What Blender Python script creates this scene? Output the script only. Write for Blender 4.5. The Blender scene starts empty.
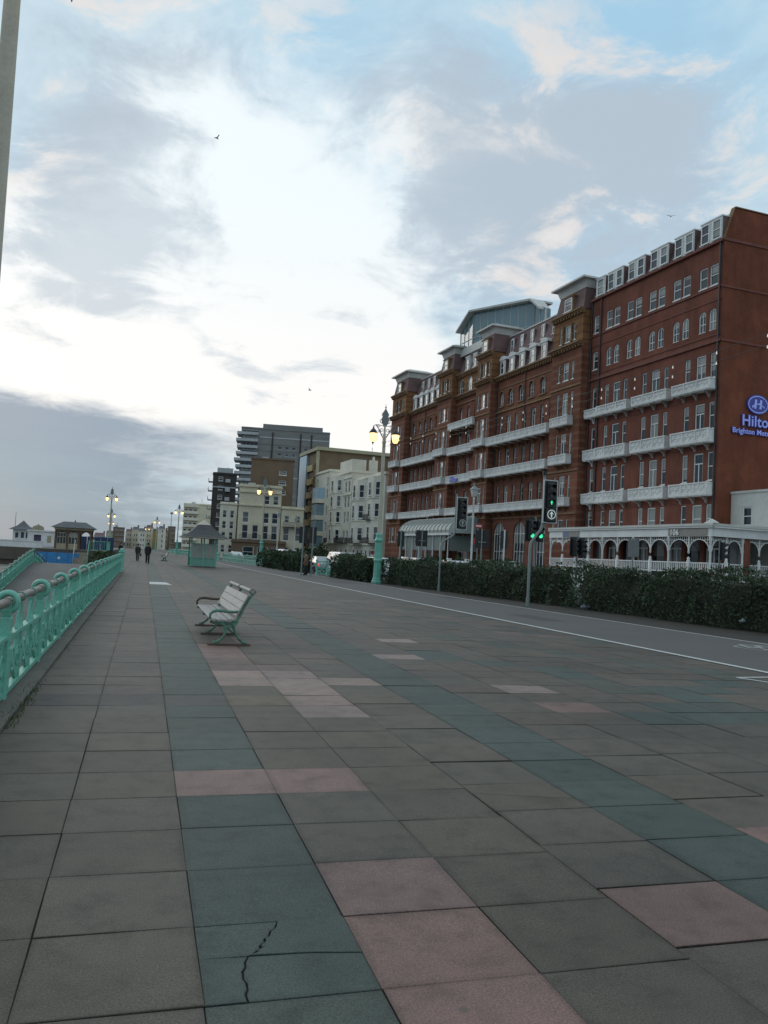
import bpy, bmesh, math, random
from mathutils import Vector, Matrix
import numpy as np
R = math.radians
rnd = random.Random(7)
scene = bpy.context.scene
col = scene.collection

# ---------------------------------------------------------------- camera
cam_d = bpy.data.cameras.new("camera"); cam = bpy.data.objects.new("camera", cam_d); col.objects.link(cam)
cam_d.sensor_fit = 'VERTICAL'; cam_d.sensor_height = 24.0; cam_d.lens = 825 * 24 / 1024
cam_d.clip_start = 0.1; cam_d.clip_end = 6000
cR = Vector((0.95883413, -0.27911746, 0.05225474)); cU = Vector((-0.0656804, -0.03896015, 0.99707983)); cF = Vector((0.27626654, 0.95946628, 0.05568886))
cam.matrix_world = Matrix(((cR.x, cU.x, -cF.x, 0), (cR.y, cU.y, -cF.y, 0), (cR.z, cU.z, -cF.z, 1.6), (0, 0, 0, 1)))
scene.camera = cam

# ---------------------------------------------------------------- view, sun, sky
vs = scene.view_settings
vs.view_transform = 'Standard'; vs.look = 'None'; vs.exposure = 0.0; vs.gamma = 1.0; vs.use_curve_mapping = False
SUN_AZ, SUN_EL = -22.0, 16.0          # degrees right of +y, above the horizon
sun_d = bpy.data.lights.new("sun", 'SUN'); sun = bpy.data.objects.new("sun", sun_d); col.objects.link(sun)
sun_d.energy = 0.5; sun_d.angle = R(25); sun_d.color = (1.0, 0.93, 0.85)
sv = Vector((math.sin(R(SUN_AZ)) * math.cos(R(SUN_EL)), math.cos(R(SUN_AZ)) * math.cos(R(SUN_EL)), math.sin(R(SUN_EL))))
sun.rotation_euler = sv.to_track_quat('Z', 'Y').to_euler()

world = bpy.data.worlds.new("World"); scene.world = world; world.use_nodes = True
wt = world.node_tree; wn = wt.nodes; wn.clear(); wl = wt.links
def W_(t, **kw):
    n = wn.new(t)
    for k, v in kw.items(): setattr(n, k, v)
    return n
def wmath(op, a, b=None, c=None):
    n = W_('ShaderNodeMath', operation=op)
    for i, v in enumerate((a, b, c)):
        if v is None: continue
        if isinstance(v, (int, float)): n.inputs[i].default_value = v
        else: wl.new(v, n.inputs[i])
    return n.outputs[0]
def wmix(f, a, b):
    n = W_('ShaderNodeMix', data_type='RGBA')
    for i, v in ((0, f), (6, a), (7, b)):
        if isinstance(v, (int, float)): n.inputs[i].default_value = v
        elif isinstance(v, tuple): n.inputs[i].default_value = (*v, 1)
        else: wl.new(v, n.inputs[i])
    return n.outputs[2]
def wstep(v, lo, hi):
    n = W_('ShaderNodeMapRange', interpolation_type='SMOOTHSTEP')
    wl.new(v, n.inputs[0]); n.inputs[1].default_value = lo; n.inputs[2].default_value = hi
    return n.outputs[0]
tc = W_('ShaderNodeTexCoord'); dirv = tc.outputs['Generated']
sep = W_('ShaderNodeSeparateXYZ'); wl.new(dirv, sep.inputs[0])
zc = wmath('MAXIMUM', sep.outputs[2], 0.0); zd = wmath('ADD', zc, 0.16)
comb = W_('ShaderNodeCombineXYZ'); wl.new(wmath('DIVIDE', sep.outputs[0], zd), comb.inputs[0]); wl.new(wmath('DIVIDE', sep.outputs[1], zd), comb.inputs[1])
def wnoise(vec, scale, detail, rough, off=(0, 0, 0), dist=0.0):
    m = W_('ShaderNodeMapping'); wl.new(vec, m.inputs[0]); m.inputs[1].default_value = off
    n = W_('ShaderNodeTexNoise'); wl.new(m.outputs[0], n.inputs['Vector'])
    n.inputs['Scale'].default_value = scale; n.inputs['Detail'].default_value = detail; n.inputs['Roughness'].default_value = rough; n.inputs['Distortion'].default_value = dist
    return n
nA = wnoise(comb.outputs[0], 1.1, 7, 0.55, (3.1, 1.7, 0), 0.3)
nB = wnoise(comb.outputs[0], 2.3, 8, 0.58, (9.4, 4.2, 0), 0.2)
nD = wnoise(dirv, 4.5, 9, 0.66, (2, 5, 1))
nF = wnoise(comb.outputs[0], 4.2, 10, 0.62, (5.5, 2.1, 0), 0.4)
# ragged direction: cloud outlines follow noise
sub = W_('ShaderNodeVectorMath', operation='SUBTRACT'); wl.new(nD.outputs['Color'], sub.inputs[0]); sub.inputs[1].default_value = (0.5, 0.5, 0.5)
scl = W_('ShaderNodeVectorMath', operation='SCALE'); wl.new(sub.outputs[0], scl.inputs[0]); scl.inputs['Scale'].default_value = 0.20
addv = W_('ShaderNodeVectorMath', operation='ADD'); wl.new(dirv, addv.inputs[0]); wl.new(scl.outputs[0], addv.inputs[1])
nrm = W_('ShaderNodeVectorMath', operation='NORMALIZE'); wl.new(addv.outputs[0], nrm.inputs[0]); dirp = nrm.outputs[0]
def blobs(L):
    tot = None
    for x, y, z, k, w in L:
        d = W_('ShaderNodeVectorMath', operation='DOT_PRODUCT'); wl.new(dirp, d.inputs[0]); d.inputs[1].default_value = (x, y, z)
        e = wmath('EXPONENT', wmath('MULTIPLY', wmath('SUBTRACT', d.outputs['Value'], 1.0), k))
        e = wmath('MULTIPLY', e, w); tot = e if tot is None else wmath('ADD', tot, e)
    return tot
WB = [(0.067,0.897,0.437,138.9,1.00), (-0.105,0.967,0.233,80,0.95), (0.077,0.955,0.288,60,1.05), (0.182,0.915,0.361,189.1,0.70), (0.204,0.965,0.162,110,1.0), (0.264,0.952,0.154,160,0.9), (0.294,0.836,0.463,272.2,0.40), (-0.039,0.982,0.187,106.3,0.60), (0.003,0.863,0.505,425.4,0.35), (0.252,0.933,0.258,138.9,0.50)]
GB = [(-0.059,0.936,0.347,121.0,0.90), (-0.147,0.940,0.307,189.1,0.50), (0.445,0.794,0.415,50,1.1), (0.498,0.743,0.447,138.9,0.60), (0.333,0.864,0.379,138.9,0.70), (-0.084,0.877,0.472,80,0.40), (0.074,0.859,0.507,100,0.40), (0.199,0.955,0.220,272.2,0.70), (0.094,0.971,0.218,425.4,0.50), (0.253,0.825,0.505,106.3,0.50), (-0.111,0.908,0.403,138.9,0.50)]
BB = [(0.149,0.818,0.555,138.9,0.70), (0.409,0.723,0.556,110,0.85), (0.551,0.687,0.473,140,0.45), (0.505,0.786,0.355,189.1,0.40), (0.397,0.861,0.317,138.9,0.45), (0.128,0.896,0.425,756.3,0.30), (0.242,0.882,0.405,756.3,0.40), (-0.149,0.909,0.390,189.1,0.40)]
cl_b = wmath('SUBTRACT', nB.outputs[0], 0.5); cl_a = wmath('SUBTRACT', nA.outputs[0], 0.5); cl_f = wmath('SUBTRACT', nF.outputs[0], 0.5)
white_f = wmath('ADD', blobs(WB), wmath('ADD', wmath('MULTIPLY', cl_b, 1.3), wmath('MULTIPLY', cl_f, 1.6)))
bb = blobs(BB)
grey_f = wmath('ADD', wmath('SUBTRACT', blobs(GB), wmath('MULTIPLY', bb, 0.6)), wmath('ADD', wmath('MULTIPLY', cl_a, 0.8), wmath('MULTIPLY', cl_f, -2.4)))
blue_f = wmath('ADD', bb, wmath('MULTIPLY', cl_f, -1.4))
c0 = wmix(wstep(blue_f, 0.10, 1.0), (0.60, 0.765, 0.86), (0.39, 0.64, 0.83))
c1 = wmix(wstep(grey_f, 0.25, 1.45), c0, (0.465, 0.56, 0.665))
rim = wmath('MULTIPLY', wstep(cl_f, 0.0, 0.15), wstep(grey_f, -0.45, 0.25))
c1 = wmix(wmath('MULTIPLY', rim, 0.9), c1, (0.83, 0.775, 0.745))
glow = wmix(wstep(sep.outputs[2], 0.18, 0.42), (1.03, 1.01, 0.985), (0.93, 1.01, 1.04))
c2 = wmix(wstep(white_f, 0.15, 1.45), c1, glow)
c2 = wmix(wmath('MULTIPLY', wstep(grey_f, 0.65, 1.3), 0.7), c2, (0.50, 0.59, 0.67))
# the low bank of cloud over the sea, higher on the left
bank_top = wmath('ADD', wmath('MULTIPLY', sep.outputs[0], -0.075), wmath('ADD', 0.152, wmath('ADD', wmath('MULTIPLY', cl_b, 0.03), wmath('MULTIPLY', cl_f, 0.035))))
bank = wmath('SUBTRACT', bank_top, sep.outputs[2])
bank_m = wmath('MULTIPLY', wstep(bank, -0.006, 0.016), wstep(wmath('ADD', wmath('MULTIPLY', sep.outputs[0], -1.0), wmath('MULTIPLY', cl_f, 0.3)), -0.20, 0.06))
streak_m = W_('ShaderNodeMapping'); wl.new(dirv, streak_m.inputs[0]); streak_m.inputs[3].default_value = (3, 3, 34)
streak = W_('ShaderNodeTexNoise'); wl.new(streak_m.outputs[0], streak.inputs['Vector']); streak.inputs['Scale'].default_value = 1.0; streak.inputs['Detail'].default_value = 4
bank_c = wmix(wstep(sep.outputs[2], 0.0, 0.15), (0.15, 0.265, 0.38), (0.24, 0.325, 0.43))
bank_c = wmix(wmath('MULTIPLY', wstep(streak.outputs[0], 0.42, 0.68), 0.5), bank_c, (0.225, 0.345, 0.455))
c3 = wmix(wmath('MULTIPLY', bank_m, 0.95), c2, bank_c)
sky = W_('ShaderNodeTexSky', sky_type='NISHITA'); sky.sun_disc = False; sky.sun_elevation = R(SUN_EL); sky.sun_rotation = R(SUN_AZ)
cl10 = W_('ShaderNodeVectorMath', operation='SCALE'); wl.new(c3, cl10.inputs[0]); cl10.inputs['Scale'].default_value = 10.0
skyclear = wmix(0.94, sky.outputs[0], cl10.outputs[0])
bg = W_('ShaderNodeBackground'); wl.new(skyclear, bg.inputs[0]); bg.inputs[1].default_value = 0.1
out = W_('ShaderNodeOutputWorld'); wl.new(bg.outputs[0], out.inputs[0])

# ---------------------------------------------------------------- materials
MATS = {}
def nt_new(name):
    m = bpy.data.materials.new(name); m.use_nodes = True
    t = m.node_tree; t.nodes.clear()
    o = t.nodes.new('ShaderNodeOutputMaterial'); b = t.nodes.new('ShaderNodeBsdfPrincipled'); t.links.new(b.outputs[0], o.inputs[0])
    return m, t, b
def N(t, ty, **kw):
    n = t.nodes.new(ty)
    for k, v in kw.items(): setattr(n, k, v)
    return n
def tnoise(t, scale, detail=4, rough=0.55, stretch=None, coord='Object'):
    tcn = N(t, 'ShaderNodeTexCoord'); src = tcn.outputs[coord]
    if stretch:
        mp = N(t, 'ShaderNodeMapping'); t.links.new(src, mp.inputs[0]); mp.inputs[3].default_value = stretch; src = mp.outputs[0]
    n = N(t, 'ShaderNodeTexNoise'); t.links.new(src, n.inputs['Vector'])
    n.inputs['Scale'].default_value = scale; n.inputs['Detail'].default_value = detail; n.inputs['Roughness'].default_value = rough
    return n.outputs[0]
def ramp(t, fac, stops):
    r = N(t, 'ShaderNodeValToRGB'); t.links.new(fac, r.inputs[0]); el = r.color_ramp.elements
    while len(el) < len(stops): el.new(0.5)
    for e, (p, c) in zip(el, stops): e.position = p; e.color = (*c, 1)
    return r.outputs[0]
def mixc(t, f, a, b, mode='MIX'):
    n = N(t, 'ShaderNodeMix', data_type='RGBA', blend_type=mode)
    for i, v in ((0, f), (6, a), (7, b)):
        if isinstance(v, (int, float)): n.inputs[i].default_value = v
        elif isinstance(v, tuple): n.inputs[i].default_value = (*v, 1)
        else: t.links.new(v, n.inputs[i])
    return n.outputs[2]
def bump(t, b, h, dist=0.01, strength=0.5):
    n = N(t, 'ShaderNodeBump'); t.links.new(h, n.inputs['Height']); n.inputs['Distance'].default_value = dist; n.inputs['Strength'].default_value = strength
    t.links.new(n.outputs[0], b.inputs['Normal'])
def mat(name, c, rough=0.7, c2=None, scale=3.0, metal=0.0, emit=None, estr=0.0, bmp=0.0, spec=None, stretch=None, fine=0.12, rusty=0.0):
    """a painted, stone or metal surface: two tones by large noise, grain by fine noise"""
    if name in MATS: return MATS[name]
    m, t, b = nt_new(name); c2 = c2 or tuple(v * 0.72 for v in c)
    big = tnoise(t, scale, 5, 0.6, stretch); small = tnoise(t, scale * 14, 3)
    cc = ramp(t, big, [(0.33, c2), (0.66, c)])
    cc = mixc(t, fine * 2, cc, ramp(t, small, [(0.3, tuple(v * 0.6 for v in c)), (0.7, tuple(min(1, v * 1.25) for v in c))]))
    if rusty:
        rn = tnoise(t, 11, 8, 0.72, (1, 1, 0.55)); rm = N(t, 'ShaderNodeMapRange'); t.links.new(rn, rm.inputs[0]); rm.inputs[1].default_value = 0.62; rm.inputs[2].default_value = 0.70; rm.inputs[4].default_value = rusty
        cc = mixc(t, rm.outputs[0], cc, (0.10, 0.062, 0.038))
    t.links.new(cc, b.inputs['Base Color']); b.inputs['Roughness'].default_value = rough; b.inputs['Metallic'].default_value = metal
    if spec is not None: b.inputs['Specular IOR Level'].default_value = spec
    if emit: b.inputs['Emission Color'].default_value = (*emit, 1); b.inputs['Emission Strength'].default_value = estr
    if bmp: bump(t, b, small, 0.01, bmp)
    MATS[name] = m; return m
def brick_mat(name, c1, c2, mortar, band=None, band_period=1.0, band_frac=0.3, stain=0.5):
    m, t, b = nt_new(name)
    tcn = N(t, 'ShaderNodeTexCoord'); s = N(t, 'ShaderNodeSeparateXYZ'); t.links.new(tcn.outputs['Object'], s.inputs[0])
    ad = N(t, 'ShaderNodeMath', operation='ADD'); t.links.new(s.outputs[0], ad.inputs[0]); t.links.new(s.outputs[1], ad.inputs[1])
    cb = N(t, 'ShaderNodeCombineXYZ'); t.links.new(ad.outputs[0], cb.inputs[0]); t.links.new(s.outputs[2], cb.inputs[1])
    br = N(t, 'ShaderNodeTexBrick'); t.links.new(cb.outputs[0], br.inputs['Vector'])
    br.inputs['Color1'].default_value = (*c1, 1); br.inputs['Color2'].default_value = (*c2, 1); br.inputs['Mortar'].default_value = (*mortar, 1)
    br.inputs['Scale'].default_value = 1.0; br.inputs['Brick Width'].default_value = 0.235; br.inputs['Row Height'].default_value = 0.085; br.inputs['Mortar Size'].default_value = 0.007
    st = tnoise(t, 0.35, 6, 0.62); st2 = tnoise(t, 1.2, 5, 0.6, (1, 1, 0.22))
    cc = mixc(t, stain, br.outputs['Color'], ramp(t, st, [(0.36, tuple(v * 0.38 for v in c1)), (0.5, c2), (0.66, tuple(min(1, v * 1.45) for v in c1))]))
    cc = mixc(t, 0.35, cc, ramp(t, st2, [(0.35, tuple(v * 0.5 for v in c2)), (0.65, tuple(min(1, v * 1.25) for v in c2))]))
    if band:
        dv = N(t, 'ShaderNodeMath', operation='DIVIDE'); t.links.new(s.outputs[2], dv.inputs[0]); dv.inputs[1].default_value = band_period
        fr = N(t, 'ShaderNodeMath', operation='FRACT'); t.links.new(dv.outputs[0], fr.inputs[0])
        lt = N(t, 'ShaderNodeMath', operation='LESS_THAN'); t.links.new(fr.outputs[0], lt.inputs[0]); lt.inputs[1].default_value = band_frac
        sc = mixc(t, st, tuple(v * 0.6 for v in band), tuple(min(1, v * 1.2) for v in band))
        cc = mixc(t, lt.outputs[0], cc, sc)
    t.links.new(cc, b.inputs['Base Color']); b.inputs['Roughness'].default_value = 0.9; b.inputs['Specular IOR Level'].default_value = 0.15
    bump(t, b, br.outputs['Fac'], 0.006, -0.4)
    MATS[name] = m; return m
def glass_mat(name, c=(0.03, 0.04, 0.05), rough=0.06, blind=(0.42, 0.415, 0.385), blind_cut=0.62):
    """window glass: a dark room behind, or pale blinds and nets drawn down to some height"""
    m, t, b = nt_new(name)
    oi = N(t, 'ShaderNodeObjectInfo'); tcn = N(t, 'ShaderNodeTexCoord'); s = N(t, 'ShaderNodeSeparateXYZ'); t.links.new(tcn.outputs['Generated'], s.inputs[0])
    r1 = N(t, 'ShaderNodeMath', operation='MULTIPLY'); t.links.new(oi.outputs['Random'], r1.inputs[0]); r1.inputs[1].default_value = 1.5
    gt = N(t, 'ShaderNodeMath', operation='GREATER_THAN'); t.links.new(s.outputs[2], gt.inputs[0]); t.links.new(r1.outputs[0], gt.inputs[1])
    f = N(t, 'ShaderNodeMath', operation='MULTIPLY'); t.links.new(gt.outputs[0], f.inputs[0]); f.inputs[1].default_value = blind_cut
    cc = mixc(t, f.outputs[0], c, blind)
    t.links.new(cc, b.inputs['Base Color']); b.inputs['Roughness'].default_value = rough; b.inputs['IOR'].default_value = 1.5
    wob = tnoise(t, 1.3, 2); bump(t, b, wob, 0.02, 0.25)
    MATS[name] = m; return m
def lit(name, c, s):
    if name in MATS: return MATS[name]
    m, t, b = nt_new(name); b.inputs['Base Color'].default_value = (*c, 1); b.inputs['Emission Color'].default_value = (*c, 1); b.inputs['Emission Strength'].default_value = s
    b.inputs['Roughness'].default_value = 0.4
    MATS[name] = m; return m

brick_right = brick_mat('wing_brick', (0.25, 0.083, 0.056), (0.18, 0.066, 0.047), (0.15, 0.09, 0.065))
brick_side = brick_mat('side_brick', (0.235, 0.068, 0.037), (0.155, 0.050, 0.030), (0.17, 0.105, 0.065))
brick_old = brick_mat('terracotta_brick', (0.265, 0.09, 0.056), (0.18, 0.068, 0.047), (0.17, 0.12, 0.09), (0.22, 0.105, 0.063), 1.25, 0.16)
brick_tower = brick_mat('banded_tower_brick', (0.25, 0.082, 0.052), (0.175, 0.064, 0.044), (0.17, 0.12, 0.09), (0.235, 0.115, 0.07), 0.78, 0.33)
stone_gold = brick_mat('golden_stone', (0.31, 0.165, 0.068), (0.24, 0.12, 0.055), (0.24, 0.16, 0.1), (0.21, 0.09, 0.05), 0.78, 0.3)
stone_trim = mat('golden_stone_trim', (0.27, 0.15, 0.07), 0.85, (0.15, 0.08, 0.045), 1.5)
red_trim = mat('red_terracotta_trim', (0.2, 0.06, 0.04), 0.8, (0.12, 0.04, 0.03), 1.2)
slate_red = mat('red_slate', (0.19, 0.105, 0.1), 0.8, (0.12, 0.07, 0.068), 1.1, bmp=0.3)
slate_grey = mat('grey_slate', (0.13, 0.125, 0.135), 0.7, (0.085, 0.08, 0.09), 2, bmp=0.3)
white_paint = mat('white_paint', (0.78, 0.78, 0.76), 0.55, (0.62, 0.62, 0.6), 0.9)
white_old = mat('weathered_white_paint', (0.76, 0.75, 0.73), 0.7, (0.52, 0.505, 0.485), 0.9, fine=0.2)
white_grey = mat('grey_white_lead_roof', (0.62, 0.60, 0.56), 0.6, (0.47, 0.45, 0.42), 0.6)
pane = glass_mat('window_glass')
pane_dark = glass_mat('dark_window_glass', (0.018, 0.022, 0.026), 0.05, (0.35, 0.34, 0.32), 0.35)
pane_pale = glass_mat('reflective_glass', (0.17, 0.25, 0.28), 0.03, (0.12, 0.19, 0.22), 0.5)
teal = mat('seafront_green_paint', (0.165, 0.45, 0.35), 0.45, (0.105, 0.32, 0.245), 3.5, fine=0.22, bmp=0.12, rusty=0.75)
teal_pale = mat('faded_green_paint', (0.16, 0.34, 0.275), 0.5, (0.11, 0.25, 0.205), 3)
rust = mat('worn_bare_iron', (0.10, 0.065, 0.045), 0.75, (0.05, 0.04, 0.035), 9)
pipe_grey = mat('weathered_iron_pipe', (0.21, 0.19, 0.165), 0.55, (0.13, 0.115, 0.1), 6, metal=0.2, fine=0.3)
cream = mat('cream_pole_paint', (0.50, 0.45, 0.36), 0.5, (0.38, 0.33, 0.26), 1.6)
grey_paint = mat('grey_green_paint', (0.19, 0.21, 0.215), 0.5, (0.14, 0.155, 0.16), 2)
black = mat('matt_black', (0.012, 0.012, 0.013), 0.5, (0.009, 0.009, 0.01), 4)
black_iron = mat('black_iron', (0.03, 0.03, 0.032), 0.5)
galv = mat('grey_steel', (0.22, 0.25, 0.245), 0.5, (0.16, 0.185, 0.18), 2.5)
wood_slat = mat('weathered_white_slat', (0.33, 0.31, 0.30), 0.6, (0.20, 0.185, 0.175), 3, stretch=(6, 0.6, 6), fine=0.2)
concrete = mat('stained_concrete', (0.14, 0.125, 0.11), 0.9, (0.085, 0.078, 0.07), 1.3, bmp=0.3)
dark_wall_m = mat('dark_sea_wall', (0.115, 0.095, 0.078), 0.9, (0.07, 0.06, 0.05), 0.8, bmp=0.3)
warm_lamp = lit('warm_lamp_glass', (1.0, 0.66, 0.25), 2.4)
green_lamp = lit('green_signal_light', (0.05, 0.85, 0.40), 1.1)
white_lamp = lit('white_signal_light', (0.85, 0.9, 0.85), 0.16)
bulb_lamp = lit('festoon_bulb', (1.0, 0.9, 0.78), 0.32)
red_lamp = lit('red_tail_light', (0.9, 0.10, 0.04), 1.0)
sign_blue = lit('blue_sign_halo', (0.025, 0.028, 0.22), 0.15)
sign_face = lit('pale_blue_sign_face', (0.27, 0.33, 0.72), 0.18)

# ---------------------------------------------------------------- mesh helpers
class MB:
    def __init__(s): s.v = []; s.f = []; s.m = []; s.sm = []
    def add(s, vs_, fs, mi=0, smooth=False):
        b = len(s.v); s.v += [tuple(v) for v in vs_]
        for f in fs: s.f.append(tuple(b + i for i in f)); s.m.append(mi); s.sm.append(smooth)
    def quad(s, a, b, c, d, mi=0): s.add([a, b, c, d], [(0, 1, 2, 3)], mi)
    def poly(s, pts, mi=0): s.add(pts, [tuple(range(len(pts)))], mi)
    def box(s, x0, x1, y0, y1, z0, z1, mi=0):
        s.add([(x0,y0,z0),(x1,y0,z0),(x1,y1,z0),(x0,y1,z0),(x0,y0,z1),(x1,y0,z1),(x1,y1,z1),(x0,y1,z1)],
              [(0,3,2,1),(4,5,6,7),(0,1,5,4),(1,2,6,5),(2,3,7,6),(3,0,4,7)], mi)
    def bbox(s, x0, x1, y0, y1, z0, z1, mi=0, b=0.01):
        """box whose four upright and top edges are chamfered"""
        b = min(b, (x1-x0)*.3, (y1-y0)*.3, (z1-z0)*.3)
        def ring(i, z): return [(x0+i,y0+b,z),(x0+b,y0+i,z),(x1-b,y0+i,z),(x1-i,y0+b,z),(x1-i,y1-b,z),(x1-b,y1-i,z),(x0+b,y1-i,z),(x0+i,y1-b,z)]
        r = ring(0, z0) + ring(0, z1-b) + ring(b*0.9, z1)
        fs = [tuple(range(7,-1,-1)), tuple(range(16,24))]
        for k in (0, 8):
            for i in range(8): fs.append((k+i, k+(i+1)%8, k+8+(i+1)%8, k+8+i))
        s.add(r, fs, mi)
    def obox(s, a, b, w, h, mi=0, up=(0,0,1)):
        """bar of section w x h from a to b"""
        a = Vector(a); b = Vector(b); d = (b-a).normalized(); u = Vector(up)
        if abs(d.dot(u)) > 0.98: u = Vector((1,0,0))
        r = d.cross(u).normalized()*w/2; u = r.cross(d).normalized()*h/2
        s.add([a-r-u,a+r-u,a+r+u,a-r+u,b-r-u,b+r-u,b+r+u,b-r+u],[(0,1,2,3),(7,6,5,4),(0,4,5,1),(1,5,6,2),(2,6,7,3),(3,7,4,0)],mi)
    def tube(s, pts, rad, n=8, mi=0, caps=True, smooth=True):
        pts = [Vector(p) for p in pts]; rads = rad if isinstance(rad, (list, tuple)) else [rad]*len(pts)
        vs_ = []; prev = None
        for i, p in enumerate(pts):
            d = (pts[min(i+1,len(pts)-1)] - pts[max(i-1,0)]).normalized()
            if prev is None:
                a = Vector((0,0,1)) if abs(d.z) < 0.9 else Vector((1,0,0)); u = d.cross(a).normalized()
            else: u = (prev - d*prev.dot(d)).normalized()
            prev = u; w = d.cross(u)
            for k in range(n):
                t = 2*math.pi*k/n; vs_.append(p + (u*math.cos(t) + w*math.sin(t))*rads[i])
        fs = []
        for i in range(len(pts)-1):
            for k in range(n): fs.append((i*n+k, i*n+(k+1)%n, (i+1)*n+(k+1)%n, (i+1)*n+k))
        s.add(vs_, fs, mi, smooth)
        if caps:
            s.add(vs_[:n], [tuple(range(n-1,-1,-1))], mi); s.add(vs_[-n:], [tuple(range(n))], mi)
    def lathe(s, prof, c=(0,0,0), n=12, mi=0, smooth=True):
        """profile of (radius, z) turned about the upright through c"""
        vs_ = []
        for r, z in prof:
            for k in range(n):
                t = 2*math.pi*(k+.5)/n; vs_.append((c[0]+r*math.cos(t), c[1]+r*math.sin(t), c[2]+z))
        fs = []
        for i in range(len(prof)-1):
            for k in range(n): fs.append((i*n+k, i*n+(k+1)%n, (i+1)*n+(k+1)%n, (i+1)*n+k))
        s.add(vs_, fs, mi, smooth)
        s.add(vs_[:n], [tuple(range(n-1,-1,-1))], mi); s.add(vs_[-n:], [tuple(range(n))], mi)
    def prism(s, poly, t0, t1, axis='y', mi=0):
        """2-D outline extruded between t0 and t1 along an axis ('y': outline in x,z; 'x': in y,z; 'z': in x,y)"""
        def P(p, t): return {'y': (p[0],t,p[1]), 'x': (t,p[0],p[1]), 'z': (p[0],p[1],t)}[axis]
        n = len(poly); vs_ = [P(p,t0) for p in poly]+[P(p,t1) for p in poly]
        fs = [tuple(range(n)), tuple(range(2*n-1,n-1,-1))]+[(i,n+i,n+(i+1)%n,(i+1)%n) for i in range(n)]
        s.add(vs_, fs, mi)
    def mesh(s, name, mats):
        me = bpy.data.meshes.new(name); me.from_pydata(s.v, [], s.f)
        for m in (mats if isinstance(mats, (list, tuple)) else [mats]): me.materials.append(m)
        me.polygons.foreach_set('material_index', s.m); me.polygons.foreach_set('use_smooth', s.sm)
        me.update(); bm = bmesh.new(); bm.from_mesh(me); bmesh.ops.recalc_face_normals(bm, faces=bm.faces); bm.to_mesh(me); bm.free()
        return me
    def build(s, name, mats, parent=None, loc=(0,0,0)):
        return place(s.mesh(name, mats), name, parent, loc)
def place(me, name, parent=None, loc=(0,0,0), rz=0.0):
    o = bpy.data.objects.new(name, me); col.objects.link(o); o.parent = parent; o.location = loc
    if rz: o.rotation_euler = (0,0,rz)
    return o
def tag(o, label, cat, group=None):
    o['label'] = label; o['category'] = cat
    if group: o['group'] = group
    return o
def thing(name, label, cat, loc=(0,0,0), rz=0.0, group=None):
    o = bpy.data.objects.new(name, None); col.objects.link(o); o.location = loc; o.rotation_euler = (0,0,rz); o.empty_display_size = 0.3
    return tag(o, label, cat, group)
def struct(o): o['kind'] = 'structure'; return o
def copy_tree(o, parent=None, loc=None, rz=None):
    c = o.copy(); col.objects.link(c); c.parent = parent
    if loc is not None: c.location = loc
    if rz is not None: c.rotation_euler = (0,0,rz)
    for ch in [x for x in bpy.data.objects if x.parent == o]: copy_tree(ch, c)
    return c
def text_mesh(body, size, depth, name, offset=0.0, spacing=1.0):
    """flat letters with thickness, standing in the x-z plane and facing -y, origin at the lower left"""
    cu = bpy.data.curves.new(name, 'FONT'); cu.body = body; cu.size = size; cu.extrude = depth/2; cu.offset = offset; cu.space_character = spacing; cu.resolution_u = 3
    o = bpy.data.objects.new(name, cu); col.objects.link(o); dg = bpy.context.evaluated_depsgraph_get()
    me = bpy.data.meshes.new_from_object(o.evaluated_get(dg)); bpy.data.objects.remove(o); bpy.data.curves.remove(cu)
    me.transform(Matrix.Rotation(R(90), 4, 'X')); me.name = name
    return me
def wall_faces(mb, u0, u1, z0, z1, off, openings, depth=0.22, mi=0, face=1, axis='u'):
    """upright sheet at y=off with rectangular holes (ua,ub,za,zb) and their reveals; face=+1 looks to +y"""
    us = sorted({u0,u1,*[o[i] for o in openings for i in (0,1) if u0 < o[i] < u1]}); zs = sorted({z0,z1,*[o[i] for o in openings for i in (2,3) if z0 < o[i] < z1]})
    def P(u, y, z): return (u,y,z) if axis == 'u' else (y,u,z)
    for a, b in zip(us, us[1:]):
        for c, d in zip(zs, zs[1:]):
            m_, n_ = (a+b)/2, (c+d)/2
            if any(o[0] < m_ < o[1] and o[2] < n_ < o[3] for o in openings): continue
            mb.quad(P(a,off,c),P(b,off,c),P(b,off,d),P(a,off,d),mi)
    bk = off-face*depth
    for a, b, c, d in [o[:4] for o in openings]:
        a2, b2, c2, d2 = max(a,u0), min(b,u1), max(c,z0), min(d,z1)
        mb.quad(P(a2,off,c2),P(a2,bk,c2),P(a2,bk,d2),P(a2,off,d2),mi); mb.quad(P(b2,off,c2),P(b2,bk,c2),P(b2,bk,d2),P(b2,off,d2),mi)
        mb.quad(P(a2,off,c2),P(b2,off,c2),P(b2,bk,c2),P(a2,bk,c2),mi); mb.quad(P(a2,off,d2),P(b2,off,d2),P(b2,bk,d2),P(a2,bk,d2),mi)
# ---------------------------------------------------------------- ground, promenade, lane, road
def sheet(name, pts, z, m):
    me = bpy.data.meshes.new(name); me.from_pydata([(p[0],p[1],p[2] if len(p) > 2 else z) for p in pts], [], [tuple(range(len(pts)))]); me.materials.append(m); me.update()
    o = bpy.data.objects.new(name, me); col.objects.link(o); o['kind'] = 'structure'; return o
def ribbon(name, left, right, z, m, build=True, mb=None):
    mb = mb or MB()
    for (a, b), (c, d) in zip(zip(left, left[1:]), zip(right, right[1:])): mb.quad((*a,z),(*c,z),(*d,z),(*b,z))
    if build: return struct(mb.build(name, m))
    return mb
def shift(pl, d): return [(x+d, y) for x, y in pl]

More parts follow.
